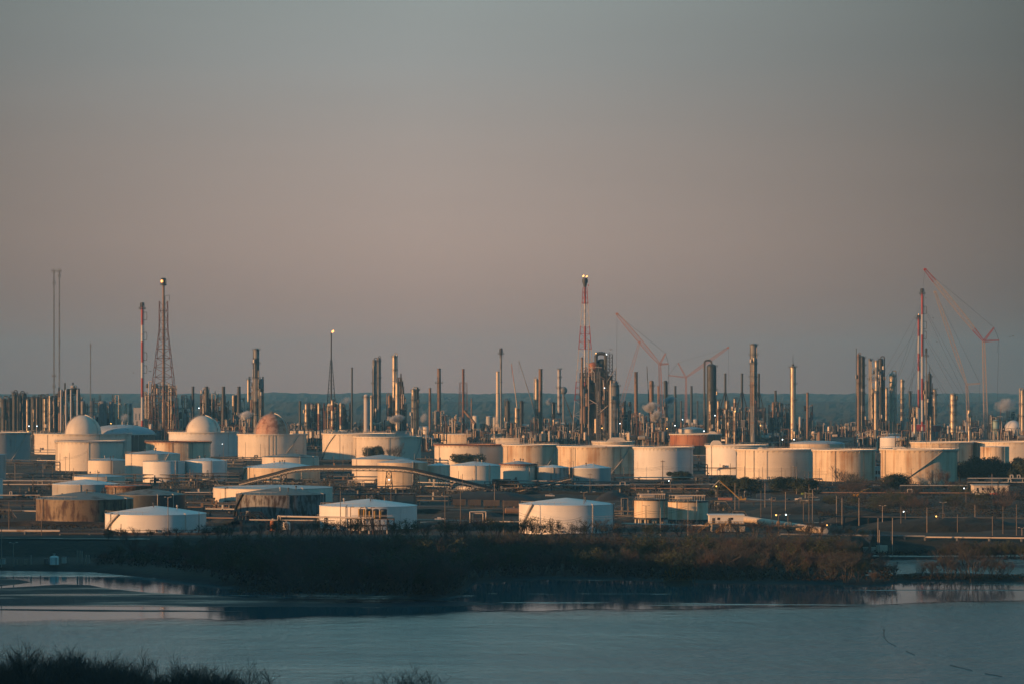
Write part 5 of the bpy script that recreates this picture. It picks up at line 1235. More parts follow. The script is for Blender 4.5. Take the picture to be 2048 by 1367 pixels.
BKP = [(30,925,960,'plain'),(86,925,955,'plain'),(105,928,960,'plain'),(120,905,945,'plain'),(131,913,948,'cross'),(139,904,950,'plain'),(175,895,955,'plain'),(147,935,985,'plain'),(66,950,990,'plain'),(40,948,985,'plain'),
 (195,938,990,'plain'),(209,930,950,'lamp'),(233,935,952,'lamp'),(270,948,975,'plain'),(345,950,975,'plain'),(380,935,975,'plain'),(386,940,978,'plain'),(394,946,980,'plain'),(420,938,968,'plain'),(447,886,925,'lit'),(491,883,925,'plain'),
 (521,885,925,'plain'),(530,892,925,'plain'),(538,895,930,'plain'),(593,898,930,'cross'),(634,890,925,'plain'),(667,908,940,'plain'),(686,890,935,'plain'),(704,880,940,'plain'),(711,898,930,'plain'),(735,898,930,'plain'),(516,955,990,'plain'),
 (660,960,1000,'plain'),(695,955,985,'plain'),(782,955,1015,'lit'),(806,945,990,'plain'),(829,905,930,'plain'),(917,940,985,'plain'),(925,948,1000,'plain'),(945,955,985,'plain'),(1075,920,950,'cross'),(1136,918,960,'plain'),(1140,925,975,'plain'),
 (1147,920,950,'lamp'),(1145,935,975,'plain'),(1180,945,985,'cross'),(1247,930,975,'plain'),(1260,935,960,'plain'),(1284,920,955,'plain'),(1314,925,955,'plain'),(1325,920,958,'cross'),(1349,928,950,'plain'),(1361,928,955,'plain'),
 (1341,958,985,'lit'),(1378,905,935,'lit'),(1440,925,955,'plain'),(1461,925,955,'plain'),(1489,932,962,'plain'),(1509,945,972,'plain'),(1518,935,975,'plain'),(1525,932,975,'plain'),(1563,935,965,'plain'),(1570,938,970,'plain'),
 (1582,932,972,'plain'),(1589,929,985,'cross'),(1593,935,990,'plain'),(1610,945,975,'plain'),(1617,940,975,'plain'),(1636,938,980,'plain'),(1639,935,985,'plain'),(1652,945,975,'plain'),(1665,938,975,'plain'),(1716,935,970,'plain'),
 (1752,878,930,'plain'),(1769,932,965,'lamp'),(1784,920,965,'plain'),(1787,925,965,'plain'),(1802,935,970,'plain'),(1823,938,980,'lamp'),(1832,935,965,'plain'),(1853,875,930,'plain'),(1877,938,975,'plain'),(1960,908,935,'plain'),
 (1981,905,935,'plain'),(1992,880,935,'plain'),(2013,935,965,'lamp'),(2030,905,935,'plain'),(1344,870,905,'plain'),(1202,900,930,'plain'),(1215,925,965,'plain'),(946,855,900,'plain')]
BKP.sort()
for i,(u,vt,vb,k) in enumerate(BKP):
    seg = ['before the white dome tanks','before the pink dome tank','around the arched conveyor','around the middle streaked tanks','before the capped cream tank','before the stained right hand tanks'][min(5,int(u//345))]
    kk = {'plain':'bare','cross':'crossarmed','lamp':'unlit lamp','lit':'glowing lamp'}[k]
    first = [j for j,b in enumerate(BKP) if min(5,int(b[0]//345)) == min(5,int(u//345))][0]
    pole(u,vt,vb,k,'wood' if i % 3 else 'lpole','thin '+kk+' pole '+seg+', '+ORD[i-first]+' from the left','thin poles among the tanks')
# small working lights
LT = [(56,862,3000),(74,851,3100),(58,851,3050),(222,846,3100),(445,883,2900),(1209,775,3150),(1192,706,3180),(1213,708,3180),(1240,846,3100),(1334,856,3000),(1365,838,3300),(1408,861,2900),(1521,850,3300),(1565,878,2800),(1588,878,2800),(1204,855,3000),(1350,850,3000),(1430,830,3050),(1470,822,3060),(398,815,3200)]
for i,(u,v,D) in enumerate(LT):
    t = thing('work_light',('small '+('white' if i % 3 else 'amber')+' work light on a post, '+ORD[i]+' listed outward among the units'),'work light',(xd(u,D),D,0),0,'small work lights among the units')
    mb = MB(); mb.tube((0,0,0),(0,0,zd(v,D)),.2,n=5); mb.build('post',M['steel'],t); mb = MB(); mb.dome(0,-.4,zd(v,D),.55,.55,n=8,m=6,full=True); mb.build('lamp',M['lampw' if i % 3 else 'lampy'],t)
lights_sorted = sorted([o for o in bpy.data.objects if o.name.startswith('work_light')], key=lambda o: o.location.x/o.location.y)
for i,o in enumerate(lights_sorted): o['label'] = ('small glowing work lamp, '+ORD[i]+' from the left among the far units')
# overhead wires
def wires(pts,label,n=3,sag=1.2):
    P = [Vector((xd(u,D),D,zd(v,D))) for u,v,D in pts]; o = P[0].copy(); mb = MB()
    for k in range(n):
        for a,b in zip(P,P[1:]):
            pr = None
            for i in range(9):
                f = i/8; q = a.lerp(b,f)-o-Vector((0,0,sag*4*f*(1-f)+k*.9)); 
                if pr is not None: mb.tube(pr,q,.055,n=3)
                pr = q
    ob = mb.build('overhead_wire',M['steel'],None,tuple(o)); tag(ob,label,'wire')
wires([(1139,935,1950),(1247,932,1950),(1325,931,2000),(1460,932,2000),(1589,934,1950),(1640,941,1900),(1770,940,1900),(1823,942,1900)],'sagging power wires crossing before the right hand white tanks')
wires([(1060,925,1950),(1139,920,1950)],'short wires rising toward the pole by the grey coned tank',3)
wires([(0,940,2100),(131,915,2200),(175,900,2200)],'wires crossing before the large grey tank at left',2)
wires([(380,950,1950),(516,958,1900),(660,965,1850),(782,960,1800),(921,982,1750)],'long wires under the arched conveyor',2)
wires([(1007,1010,1270),(1105,1038,1250),(1168,1030,1270),(1292,1020,1250),(1376,1010,1260)],'wires crossing before the white shore tank',2)
wires([(1530,970,1500),(1618,975,1450),(1765,1015,1330),(1886,1010,1320),(2033,1015,1270)],'wires crossing the brown field at right',2)

# --- small things among the tanks
def truck_parts(mat):
    P = []; mb = MB(); mb.box(-2.7,2.6,-.95,.95,.55,1.15); mb.box(-.4,1.3,-.9,.9,1.15,1.85); mb.box(-2.7,-.5,-.95,-.85,1.15,1.4); mb.box(-2.7,-.5,.85,.95,1.15,1.4); P.append(('body',mb.mesh('body',mat)))
    mb = MB(); mb.box(-.3,1.2,-.93,-.905,1.3,1.75); mb.box(1.303,1.33,-.8,.8,1.3,1.75); P.append(('window',mb.mesh('window',M['glassdark'])))
    for x in (-1.8,1.7):
        for y in (-.9,.9): mb = MB(); mb.tube((x,y-.12,.4),(x,y+.12,.4),.4,n=12,cap=True); P.append(('wheel',mb.mesh('wheel',M['black'])))
    return P
TP = [truck_parts(M['awhite']),truck_parts(plain('dark truck paint',(.05,.06,.08),.4)),truck_parts(M['red'])]
TS = [(250,977,0),(440,1000,0),(470,1003,0),(610,1003,0),(850,1005,0),(880,1040,0),(1240,1018,1),(1500,1008,1),(1540,1003,0),(1575,1004,1),(1600,1001,0),(1755,972,0),(1960,992,0),(1990,992,2),(2010,993,0),(700,985,1),(1100,995,0),(1190,990,0),(340,985,1),(60,1000,0)]
for i,(u,v,k) in enumerate(sorted(TS)):
    p = at(u,v); instance(TP[k],'pickup_truck',('white','dark','red')[k]+' pickup truck, '+ORD[i]+' from the left among the tanks','pickup truck',(p.x,p.y,ground_z(p.x,p.y)+.15),RN.choice([0,pi,.5,-.4]),1,'pickup trucks among the tanks')
def skid_parts(seed):
    rr = random.Random(seed); P = []; mb = MB()
    for x in (-4,-1.3,1.3,4):
        for y in (-1.5,1.5): mb.tube((x,y,-.5),(x,y,4.2),.16,n=4)
    for y in (-1.5,1.5):
        for z in (2,4.2): mb.tube((-4,y,z),(4,y,z),.16,n=4)
    P.append(('frame',mb.mesh('frame',M['steel'])))
    for i in range(4): mb = MB(); z = rr.uniform(.6,4.6); x = rr.uniform(-6,0); mb.path([(x,-1.8,0),(x,-1.8,z),(x+rr.uniform(4,9),-1.8,z),(x+9,-1.8,0)],rr.uniform(.15,.32),n=6); P.append(('pipe',mb.mesh('pipe',M[rr.choice(['dvessel','steel','dvessel','gvessel'])])))
    for i in range(2): mb = MB(); x = rr.uniform(-3,3); mb.cyl(x,0,.2,rr.uniform(2,5),rr.uniform(.5,1.1),n=12); P.append(('vessel',mb.mesh('vessel',M[rr.choice(['alum','gvessel','dvessel'])])))
    mb = MB(); mb.box(-1.5,1.2,-1.2,1.2,2.1,3.6); P.append(('equipment_box',mb.mesh('equipment_box',M['dvessel']))); return P
SK = [skid_parts(i) for i in range(5)]; SP = []
for k in range(190):
    u = RN.uniform(-20,1640) if k < 175 else RN.uniform(1640,2060); v = RN.choice([RN.uniform(925,960),RN.uniform(965,1003),RN.uniform(965,1003),RN.uniform(1003,1050)]); SP.append((u,v))
SP.sort()
for i,(u,v) in enumerate(SP):
    p = at(u,v); zone = 'among the low front tanks' if v > 1003 else 'behind the low front tanks' if v > 962 else 'between the middle tanks'
    if (1040 < u < 1228 and v > 990) or u > 1640 or (830 < u < 1040 and v > 1000): continue
    instance(SK[i % 5],'valve_skid','dark valve and pipe skid '+zone+(' on the left','left of centre','right of centre',' on the right')[min(3,max(0,int(u//512)))].rjust(1).replace('left of',' left of').replace('right of',' right of'),'pipe skid',(p.x,p.y,ground_z(p.x,p.y)),RN.uniform(-.4,.4),RN.uniform(.7,1.15),'valve and pipe skids among the tanks')
# earth dikes round the tank basins
def dike(u0,v0,u1,v1,h=1.8):
    a,b = at(u0,v0),at(u1,v1); d = b-a; L = d.length; d.normalize(); nn = Vector((-d.y,d.x,0)); mb = MB(); n = max(2,int(L/6)); prof = ((-4.5,-.6),(-1.2,1),(1.2,1),(4.5,-.6))
    for i in range(n+1):
        c = a+d*L*i/n
        for y,z in prof: q = c+nn*y; mb.v.append((q.x,q.y,ground_z(q.x,q.y)+(z*h*(1+.2*gnoise(q.x,q.y,.1)) if z > 0 else z)))
    for i in range(n):
        for j in range(3): k = i*4+j; mb.f.append([k,k+4,k+5,k+1]); mb.mi.append(0); mb.sm.append(True)
    mb.build('earth_dike',GM)['kind'] = 'structure'
for a in ((-40,1052,220,1053),(415,1035,470,1052),(650,1040,640,1028),(830,1028,1040,1030),(-40,1004,70,1004),(420,968,480,968),(455,1019,640,1019),(660,978,900,984),(1140,978,1420,976),(1020,990,1260,992),(1400,985,1640,990),(1630,975,1760,976),(1750,970,1930,975),(300,1005,430,1006),(0,968,110,970),(590,925,700,926),(700,925,860,925),(1380,968,1480,970),(1900,968,2070,970)): dike(*a)

# --- rail cars
def railcar_parts():
    P = []; mb = MB(); L = 15.5
    pr = [(-1.5,3.9),(-1.6,1.9),(1.6,1.9),(1.5,3.9)]
    mb.add([(-L/2,-1.6,1.5),(L/2,-1.6,1.5),(L/2,1.6,1.5),(-L/2,1.6,1.5),(-L/2,-1.6,4.3),(L/2,-1.6,4.3),(L/2,1.6,4.3),(-L/2,1.6,4.3)],[(0,1,5,4),(1,2,6,5),(2,3,7,6),(3,0,4,7),(3,2,1,0)])
    mb.add([(-L/2+.1,-1.5,3.8),(L/2-.1,-1.5,3.8),(L/2-.1,1.5,3.8),(-L/2+.1,1.5,3.8)],[(0,1,2,3)])
    for i in range(13):
        x = -L/2+.3+i*(L-.6)/12
        for y in (-1.68,1.68): mb.box(x-.09,x+.09,y-.09,y+.09,1.5,4.35)
    mb.box(-L/2-.05,L/2+.05,-1.75,-1.6,4.2,4.42)
    P.append(('body',mb.mesh('body',weathered('brown wagon paint',(.12,.095,.08),(.07,.05,.04),.3,sc=1))))
    mb = MB()
    for x in (-4,0,4): mb.add([(x-1.6,-1.4,1.5),(x+1.6,-1.4,1.5),(x+1.6,1.4,1.5),(x-1.6,1.4,1.5),(x-.5,-1,.6),(x+.5,-1,.6),(x+.5,1,.6),(x-.5,1,.6)],[(0,4,5,1),(1,5,6,2),(2,6,7,3),(3,7,4,0),(4,7,6,5)])
    P.append(('chute',mb.mesh('chute',M['dvessel'])))
    for sx_ in (-5.8,5.8):
        mb = MB(); mb.box(sx_-1.5,sx_+1.5,-1.1,1.1,.55,1.0)
        for x in (-.9,.9):
            for y in (-.9,.9): mb.tube((sx_+x,y-.08,.46),(sx_+x,y+.08,.46),.46,n=14,cap=True)
        P.append(('bogie',mb.mesh('bogie',M['dvessel'])))
    return P
rp = railcar_parts()
for i,(u,w) in enumerate(((919,27),(949,27),(983,33),(1021,34))):
    D = D_of(1016+(u-905)*.03)
    instance(rp,'hopper_car','brown ribbed open hopper wagon, '+ORD[i]+' from the left in the train','rail wagon',(xd(u,D),D,.6),radians(-2),(w/61,1,1),'hopper wagons of the standing train')
mb = MB(); a, b = at(820,1014), at(1250,1026)
for s_ in (-.75,.75): mb.tube(a+Vector((0,s_,.5)),b+Vector((0,s_,.5)),.09,n=4)
mb.tube(a+Vector((0,0,-.2)),b+Vector((0,0,-.2)),1.6,n=6); ob = mb.build('railway_track',M['dvessel']); ob['kind'] = 'structure'
D = D_of(1031); t = thing('tank_car','dark cylindrical tank wagon with tan end, left of the white shore tank','rail wagon',(xd(1029,D),D,.3))
mb = MB(); mb.hcyl((-4.2,0,2.4),(4.2,0,2.4),1.5); mb.cyl(0,0,3.7,4.4,.6,n=10); mb.build('barrel',M['bvessel'],t); mb = MB(); mb.box(-5,5,-1.2,1.2,.9,1.2)
for x in (-3.6,3.6):
    for y in (-.9,.9): mb.tube((x,y-.1,.5),(x,y+.1,.5),.5,n=12,cap=True)
mb.build('bogie',M['dvessel'],t)
# coke heaps and dark mounds
def mound(u0,u1,vt,vb,mat,name='coke_heap',label=None,cat=None,dep=20,seed=0):
    D = D_of(vb); px = D/F; w = (u1-u0)/2*px; h = zd(vt,D+dep/2); x0 = xd((u0+u1)/2,D+dep/2); mb = MB(); n, m = 40, 12
    for j in range(m+1):
        for i in range(n+1):
            a = -1+2*i/n; b = -1+2*j/m; e = max(0,1-abs(a)**2.2)*max(0,1-abs(b)**2); mb.v.append((a*w,b*dep/2,h*e**.7*(.85+.3*noise.noise(Vector((a*w*.12,b*dep*.1+seed,1))))-.3))
    for j in range(m):
        for i in range(n): k = j*(n+1)+i; mb.f.append([k,k+1,k+n+2,k+n+1]); mb.mi.append(0); mb.sm.append(True)
    o = mb.build(name,mat,None,(x0,D+dep/2,0))
    if label: tag(o,label,cat)
    else: o['kind'] = 'structure'
mound(860,1080,978,1003,M['coal'],label='long black coke heap under the lower end of the conveyor',cat='heap',dep=50)
mound(1190,1262,978,1004,M['coal'],label='black coke heap right of the short conveyor',cat='heap',dep=40,seed=2)
for i,(u0,u1,vt,vb) in enumerate(((70,250,1052,1069),(836,1040,1041,1062),(1490,1760,1003,1030),(1640,1860,1018,1050),(1700,2080,1030,1062),(1960,2090,1057,1069),(1240,1330,1027,1046),(1640,1780,1008,1022),(860,1010,1018,1036))):
    mound(u0,u1,vt,vb,GM,name='earth_mound',dep=30+10*(i % 3),seed=i*3)
# road strips
RM = weathered('pale gravel road',(.30,.25,.20),(.16,.12,.09),.35,sc=.3,streak=1)
def strip(pts,w,name='gravel_track',z=.12):
    P = [at(u,v) for u,v in pts]; mb = MB(); Q = []
    for a,b in zip(P,P[1:]):
        for k in range(30): Q.append(a.lerp(b,k/30))
    Q.append(P[-1]); vs = []
    for q in Q:
        zz = ground_z(q.x,q.y)
        for s_ in (-1,1): y = q.y+s_*w/2; vs.append((q.x,y,ground_z(q.x,y)+z))
    mb.add(vs,[(2*i,2*i+2,2*i+3,2*i+1) for i in range(len(Q)-1)],True); mb.build(name,RM)['kind'] = 'structure'
strip([(-200,1083),(200,1087),(440,1084)],5); strip([(-200,1105.5),(300,1107)],3.2); strip([(1600,1046),(1750,1049),(1900,1056),(2100,1062)],3)
strip([(840,1048),(930,1040),(1040,1044)],6); strip([(1640,1020),(1800,1038),(1860,1042)],3); strip([(1730,1112),(2100,1113)],3.5)
strip([(1440,998),(1560,1002),(1640,998)],8); strip([(840,1019),(1040,1024)],5)

# --- yellow machines
def digger(u,vb,label,reach,rot=0,sc=1.0,grapple=False):
    D = D_of(vb); t = thing('excavator',label,'excavator',(xd(u,D),D,.2),rot); t.scale = (sc,)*3
    for s_ in (-1.2,1.2): mb = MB(); mb.hcyl((-1.8,s_,.5),(1.8,s_,.5),.48,n=10); mb.box(-1.8,1.8,s_-.3,s_+.3,.05,.95); mb.build('track',M['dvessel'],t)
    mb = MB(); mb.box(-2.2,1.6,-1.3,1.3,1.1,2.3); mb.box(-2.4,-1.2,-1.25,1.25,2.2,2.7); mb.build('body',M['yellow'],t)
    cb = MB(); cb.box(.1,1.6,-1.28,-.1,2.2,3.4); cab = cb.build('cab',M['yellow'],t); mb = MB(); mb.box(.3,1.4,-1.32,-1.283,2.5,3.2); mb.box(1.603,1.65,-1.15,-.2,2.5,3.2); mb.build('window',M['glassdark'],cab)
    p0 = Vector((1.2,.2,1.9)); mb = MB(); b1, b2, b3 = [Vector(p) for p in reach]
    mb.tube(p0,b1,.42,.36,n=4,cap=True); mb.tube(b1,b2,.36,.28,n=4,cap=True); mb.build('boom',M['yellow'],t)
    mb = MB(); mb.tube(b2,b3,.3,.22,n=4,cap=True); mb.build('stick',M['lsteel' if grapple else 'yellow'],t)
    mb = MB(); mb.tube(p0+Vector((.4,0,-.3)),p0.lerp(b1,.7)-Vector((0,0,.3)),.12,n=6); mb.tube(b1+Vector((0,0,.35)),b2.lerp(b3,.2)+Vector((0,0,.3)),.12,n=6); mb.build('hydraulic_ram',M['lsteel'],t)
    mb = MB()
    if grapple:
        for i in range(5):
            a = 2*pi*i/5; mb.path([b3,b3+Vector((cos(a)*1.0,sin(a)*1.0,-.9)),b3+Vector((cos(a)*.9,sin(a)*.9,-1.9)),b3+Vector((cos(a)*.3,sin(a)*.3,-2.4))],.16,n=5)
        mb.build('grapple',M['dvessel'],t)
    else:
        c = b3; mb.add([(c.x-.5,-.7,c.z+.2),(c.x+.6,-.7,c.z+.1),(c.x+.7,-.7,c.z-.7),(c.x-.2,-.7,c.z-1),(c.x-.5,1.0,c.z+.2),(c.x+.6,1.0,c.z+.1),(c.x+.7,1.0,c.z-.7),(c.x-.2,1.0,c.z-1)],[(0,1,2,3),(7,6,5,4),(0,4,5,1),(1,5,6,2),(2,6,7,3),(3,7,4,0)]); mb.build('bucket',M['dvessel'],t)
digger(1711,996,'yellow digger with its arm stretched to the right in dark scrub',[(4,.2,4.2),(6.5,.2,5.0),(9.4,.2,5.2)],sc=1.05)
digger(1484,1004,'yellow scrap handler with raised arm and hanging grapple',[(7.5,.2,7.5),(13.5,.2,13),(17.5,.2,9)],rot=pi,sc=.93,grapple=True)
def container(u0,u1,vt,vb,mat,label,name='container',cat='container'):
    D = D_of(vb); px = D/F; w = (u1-u0)*px; h = zd(vt,D); t = thing(name,label,cat,(xd((u0+u1)/2,D),D,0)); mb = MB(); mb.box(-w/2,w/2,0,2.6,.1,h)
    n = int(w/.6)
    for i in range(n): x = -w/2+.3+i*(w-.6)/max(1,n-1); mb.box(x-.1,x+.1,-.09,0.002,.25,h-.15)
    mb.build('box',mat,t); mb = MB(); mb.box(-w/2-.05,w/2+.05,-.12,2.7,h,h+.14); mb.build('top_frame',M['steel'],t)
container(1513,1541,986,997,plain('blue skip paint',(.03,.06,.10),.6),'dark blue skip below the evergreens','skip','skip')
container(1437,1465,994,1003,M['cranered'],'rust orange skip right of the amber lamp pole','skip','skip')
container(1603,1625,984,991,plain('lime green skip paint',(.20,.28,.04),.6),'lime green skip beside the evergreens','skip','skip')
container(700,768,990,998,plain('dark green container paint',(.02,.05,.05),.6),'long dark green container behind the large white coned tank')
container(412,440,1052,1062,M['lsteel'],'pale equipment box right of the low white tank')
container(446,456,1052,1060,M['lsteel'],'little pale box on the ground right of the low white tank')
container(378,404,1048,1058,M['dvessel'],'dark long box standing before the low white tank')
# --- pump skid
D = D_of(1066); px = D/F; t = thing('pump_skid','steel pump frame with yellow lit drums before the large white coned tank','pump skid',(xd(752,D),D,0)); q = lambda u: (u-752)*px; hz = lambda v: zd(v,D)
mb = MB()
for u in (702,716,730,745,760,775,788):
    for y in (-3,3): mb.tube((q(u),y,-.5),(q(u),y,hz(1036)),.22,n=4)
for v in (1036,1050):
    for y in (-3,3): mb.tube((q(702),y,hz(v)),(q(788),y,hz(v)),.24,n=4)
for u,v in ((702,1012),(722,1013),(743,1013)): mb.tube((q(u),-3,0),(q(u),-3,hz(v)),.22,n=4); mb.tube((q(u),-3,hz(v)),(q(u)+1.6,-3,hz(v)),.18,n=4)
for a,b in ((702,716),(745,760),(775,788)): mb.tube((q(a),-3,hz(1050)),(q(b),-3,hz(1036)),.16,n=4)
mb.build('frame',M['bvessel'],t)
mb = MB(); mb.box(q(702),q(788),-3.6,3.6,hz(1036)+.1,hz(1036)+.35); mb.build('deck',M['steel'],t)
for i,(u,w,mat) in enumerate(((725,11,'dvessel'),(738,13,'dvessel'),(752,12,'dvessel'),(767,14,'dvessel'))):
    mb = MB(); r = w/2*px; mb.cyl(q(u),0,hz(1034),hz(1018),r,n=16,cap=False); mb.dome(q(u),0,hz(1018),r,r*.3,n=16,m=3); mb.build('drum',M[mat],t)
for u,v in ((719,1016),(729,1017),(740,1020),(750,1020),(761,1020)):
    mb = MB(); mb.tube((q(u),-3.2,hz(1037)),(q(u),-3.2,hz(v)),.42,n=8,cap=True); mb.build('riser',M['yellow'],t)
for i in range(9):
    mb = MB(); u = 706+i*9; mb.path([(q(u),-3.6,hz(1038)),(q(u),-3.6,hz(1046)),(q(u+6),-3.6,hz(1049)),(q(u+6),-3.6,0)],.22,n=6); mb.build('pipe',M['pipe' if i % 2 else 'dpipe'],t)
mb = MB(); [mb.tube((q(704),-3.7,hz(v)),(q(786),-3.7,hz(v)),.1,n=4) for v in (1031,1028.5)]; mb.build('handrail',M['lsteel'],t)
# --- small vertical vessels
def vessel(u,w,vt,vb,mat,label,legs=True,z=0):
    D = D_of(vb,z); px = D/F; r = w/2*px; h = zd(vt,D)-z; t = thing('process_vessel',label,'vessel',(xd(u,D),D,z)); lo = 1.0 if legs else 0
    mb = MB(); mb.cyl(0,0,lo,h-r*.4,r,n=24,cap=False,bottom=True); mb.dome(0,0,h-r*.4,r,r*.4,n=24,m=4); mb.build('shell',M[mat],t)
    if legs:
        for i in range(4): a = pi/4+i*pi/2; mb = MB(); mb.tube((cos(a)*r*.9,sin(a)*r*.9,-.5),(cos(a)*r*.9,sin(a)*r*.9,lo+.5),.15,n=5); mb.build('leg',M['steel'],t)
    mb = MB(); mb.cyl(0,0,h-.1,h+.7,.3,n=8); mb.ring(0,0,h+.5,h+.7,.2,.5,n=8); mb.build('nozzle',M['lsteel'],t)
    mb = MB(); a = radians(-60); mb.tube((cos(a)*(r+.2),sin(a)*(r+.2),0),(cos(a)*(r+.2),sin(a)*(r+.2),h*.8),.12,n=5); mb.build('pipe',M['dpipe'],t)
vessel(546,12,1039,1065,'orange','rusty orange upright vessel under the pipe trestle')
vessel(573,15,1042,1062,'white','cream upright vessel under the pipe trestle')
vessel(108.5,18,1110,1128,'white','small white domed vessel on the shore at left',legs=False)
container(123,131,1113,1126,M['lsteel'],'small pale cabinet right of the white domed vessel','cabinet','cabinet')
container(88,96,1117,1127,M['gvessel'],'small grey cabinet left of the white domed vessel','cabinet','cabinet')
container(0,9,1117,1128,M['lsteel'],'pale cabinet on the shore at the left edge','cabinet','cabinet')
for i,(u,vt) in enumerate(((62,1108),(155,1099),(160,1099),(164,1101),(172,1108),(178,1109),(34,1118),(50,1120),(53,1121))):
    pole(u,vt,1126,'pipe','lpole','short pale steel post, '+ORD[sorted([34,50,53,62,155,160,164,172,178]).index(u)]+' from the left on the left shore','short posts on the left shore')
mb = MB(); D = D_of(1106); mb.box(-5.5,-1,0,2.4,0,2.2); t = thing('switch_box','grey electrical boxes at the foot of the paired pale poles','switchgear',(xd(1757,D),D,0)); mb.build('box',M['lsteel'],t); mb = MB(); mb.box(-.6,3.4,0,2,0,3); mb.box(-5.7,-.8,-.1,2.5,2.2,2.35); mb.build('cabinet',M['cstack'],t)
# shore guard rail (dark low wall with posts)
def fence(u0,u1,v,h,label,mat='steel',step=3.0,z=0,name='fence'):
    a,b = at(u0,v,z),at(u1,v,z); t = thing(name,label,'fence',tuple(a)); d = b-a; L = d.length; d.normalize(); n = min(99,int(L/step)); mb = MB(); mb.tube((0,0,-.5),(0,0,h),.13,n=4); me = mb.mesh('post',M[mat])
    for i in range(n+1):
        p = d*L*i/n; o = bpy.data.objects.new('post',me); C.objects.link(o); o.parent = t; o.location = p
    mb = MB(); mb.tube((0,0,h),d*L+Vector((0,0,h)),.12,n=4); mb.tube((0,0,h*.5),d*L+Vector((0,0,h*.5)),.09,n=4); mb.build('rail',M[mat],t)
fence(120,440,1070,2.2,'dark guard rail before the low white tank')
fence(836,1040,1070,1.6,'low fence left of the white shore tank')
fence(1240,1700,1074,1.8,'low fence along the bank before the raised tanks')
fence(-40,190,1104,1.8,'dark fence on the left shore bank')
fence(1480,1700,1051,1.4,'low fence beside the thick white pipe')

# ------------------------------------------------------------ trees
def branch(mb, tw, p, d, L, r, lev, rr, spread, nkid, twn, tws, droop=0.0, gnarl=.25):
    segs = 3; q = p.copy(); dd = d.copy(); pts = [q.copy()]
    for i in range(segs):
        dd = (dd+Vector((rr.gauss(0,gnarl*.5),rr.gauss(0,gnarl*.5),rr.gauss(.05-droop,gnarl*.3)))).normalized(); q = q+dd*L/segs; pts.append(q.copy())
    tgt = mb if lev > 1 else tw
    for i in range(segs):
        r0, r1 = r*(1-i/segs*.5), r*(1-(i+1)/segs*.5)
        tgt.tube(pts[i],pts[i+1],r0,r1,n=4 if lev > 1 else 3)
    if lev <= 0:
        for i in range(twn):
            f = rr.random(); c = pts[0].lerp(pts[-1],f); v = (dd+Vector((rr.gauss(0,.6),rr.gauss(0,.6),rr.gauss(.15-droop,.5)))).normalized(); e = c+v*rr.uniform(.5,1.2)*tws; s_ = v.cross(Vector((rr.random()-.5,rr.random()-.5,rr.random()-.5))).normalized()*r*.6
            tw.add([tuple(c-s_),tuple(c+s_),tuple(e)],[(0,1,2)])
        return
    for i in range(nkid):
        f = rr.uniform(.35,1); k = min(segs-1,int(f*segs)); c = pts[k].lerp(pts[k+1],f*segs-k) if f < 1 else pts[-1]
        az = rr.uniform(0,2*pi); v = (dd+Vector((cos(az),sin(az),0))*spread+Vector((0,0,rr.uniform(-.1,.35)))).normalized()
        branch(mb,tw,c,v,L*rr.uniform(.5,.72),r*.5,lev-1,rr,spread,nkid,twn,tws,droop,gnarl)
def shrub_mesh(seed, h, stems, tmat, spread=.7, lean=.45, r=.16, leaves=0, lmat=None):
    rr = random.Random(seed); mb, tw = MB(), MB()
    for i in range(stems):
        az = 2*pi*i/stems+rr.uniform(-.4,.4); d = Vector((cos(az)*lean*rr.uniform(.4,1.2),sin(az)*lean*rr.uniform(.4,1.2),1)).normalized()
        branch(mb,tw,Vector((cos(az)*.5,sin(az)*.5,-.5)),d,h*rr.uniform(.42,.58),r*rr.uniform(.8,1.2),3,rr,spread,4,7,h*.09)
    tw.k = 1
    for i in range(leaves):
        f = tw.v[rr.randrange(len(tw.v))]; c = Vector(f)+Vector((rr.gauss(0,.3),rr.gauss(0,.3),rr.gauss(0,.3))); a = Vector((rr.gauss(0,1),rr.gauss(0,1),rr.gauss(0,1))).normalized()*rr.uniform(.1,.24); b = a.cross(Vector((rr.gauss(0,1),rr.gauss(0,1),1))).normalized()*rr.uniform(.1,.24)
        tw.add([tuple(c-a),tuple(c+b),tuple(c+a),tuple(c-b)],[(0,1,2,3)])
    top = sorted(v[2] for v in tw.v)[int(len(tw.v)*.995)]; k = 11.5/top
    for b_ in (mb, tw): b_.v = [(v[0]*k, v[1]*k, v[2]*k) for v in b_.v]
    return [('trunk',mb.mesh('trunk',M['bark'])),('crown',tw.mesh('crown',[M[tmat],M[lmat or tmat]]))]
SV = [shrub_mesh(1,12,6,'twigbrown'),shrub_mesh(2,12,7,'twiggrey',lean=.6,leaves=500,lmat='twiggreen'),shrub_mesh(3,12,5,'twiggrey',spread=.9),shrub_mesh(4,12,7,'twigbrown',lean=.7),shrub_mesh(5,12,6,'twiggreen',leaves=1400,lmat='twiggreen'),shrub_mesh(6,12,4,'twiggrey',spread=.6,r=.22)]
def crown_top(u):     # rows where the thicket's outline runs
    return interp([(190,1098),(260,1082),(330,1078),(400,1080),(450,1066),(520,1062),(700,1066),(880,1062),(1040,1062),(1080,1058),(1200,1066),(1400,1068),(1560,1066),(1690,1074),(1730,1095),(1775,1130)],u)
def front(u): return interp([(190,1126),(330,1132),(420,1150),(500,1165),(600,1175),(800,1184),(905,1184),(925,1150),(1100,1146),(1400,1152),(1600,1155),(1740,1158),(1780,1160)],u)
rt = random.Random(77); cnt = {}
sec = lambda u: 'before the low white tank' if u < 430 else 'before the pump skid' if u < 860 else 'before the white shore tank' if u < 1240 else 'before the raised tanks' if u < 1500 else 'at its right end'
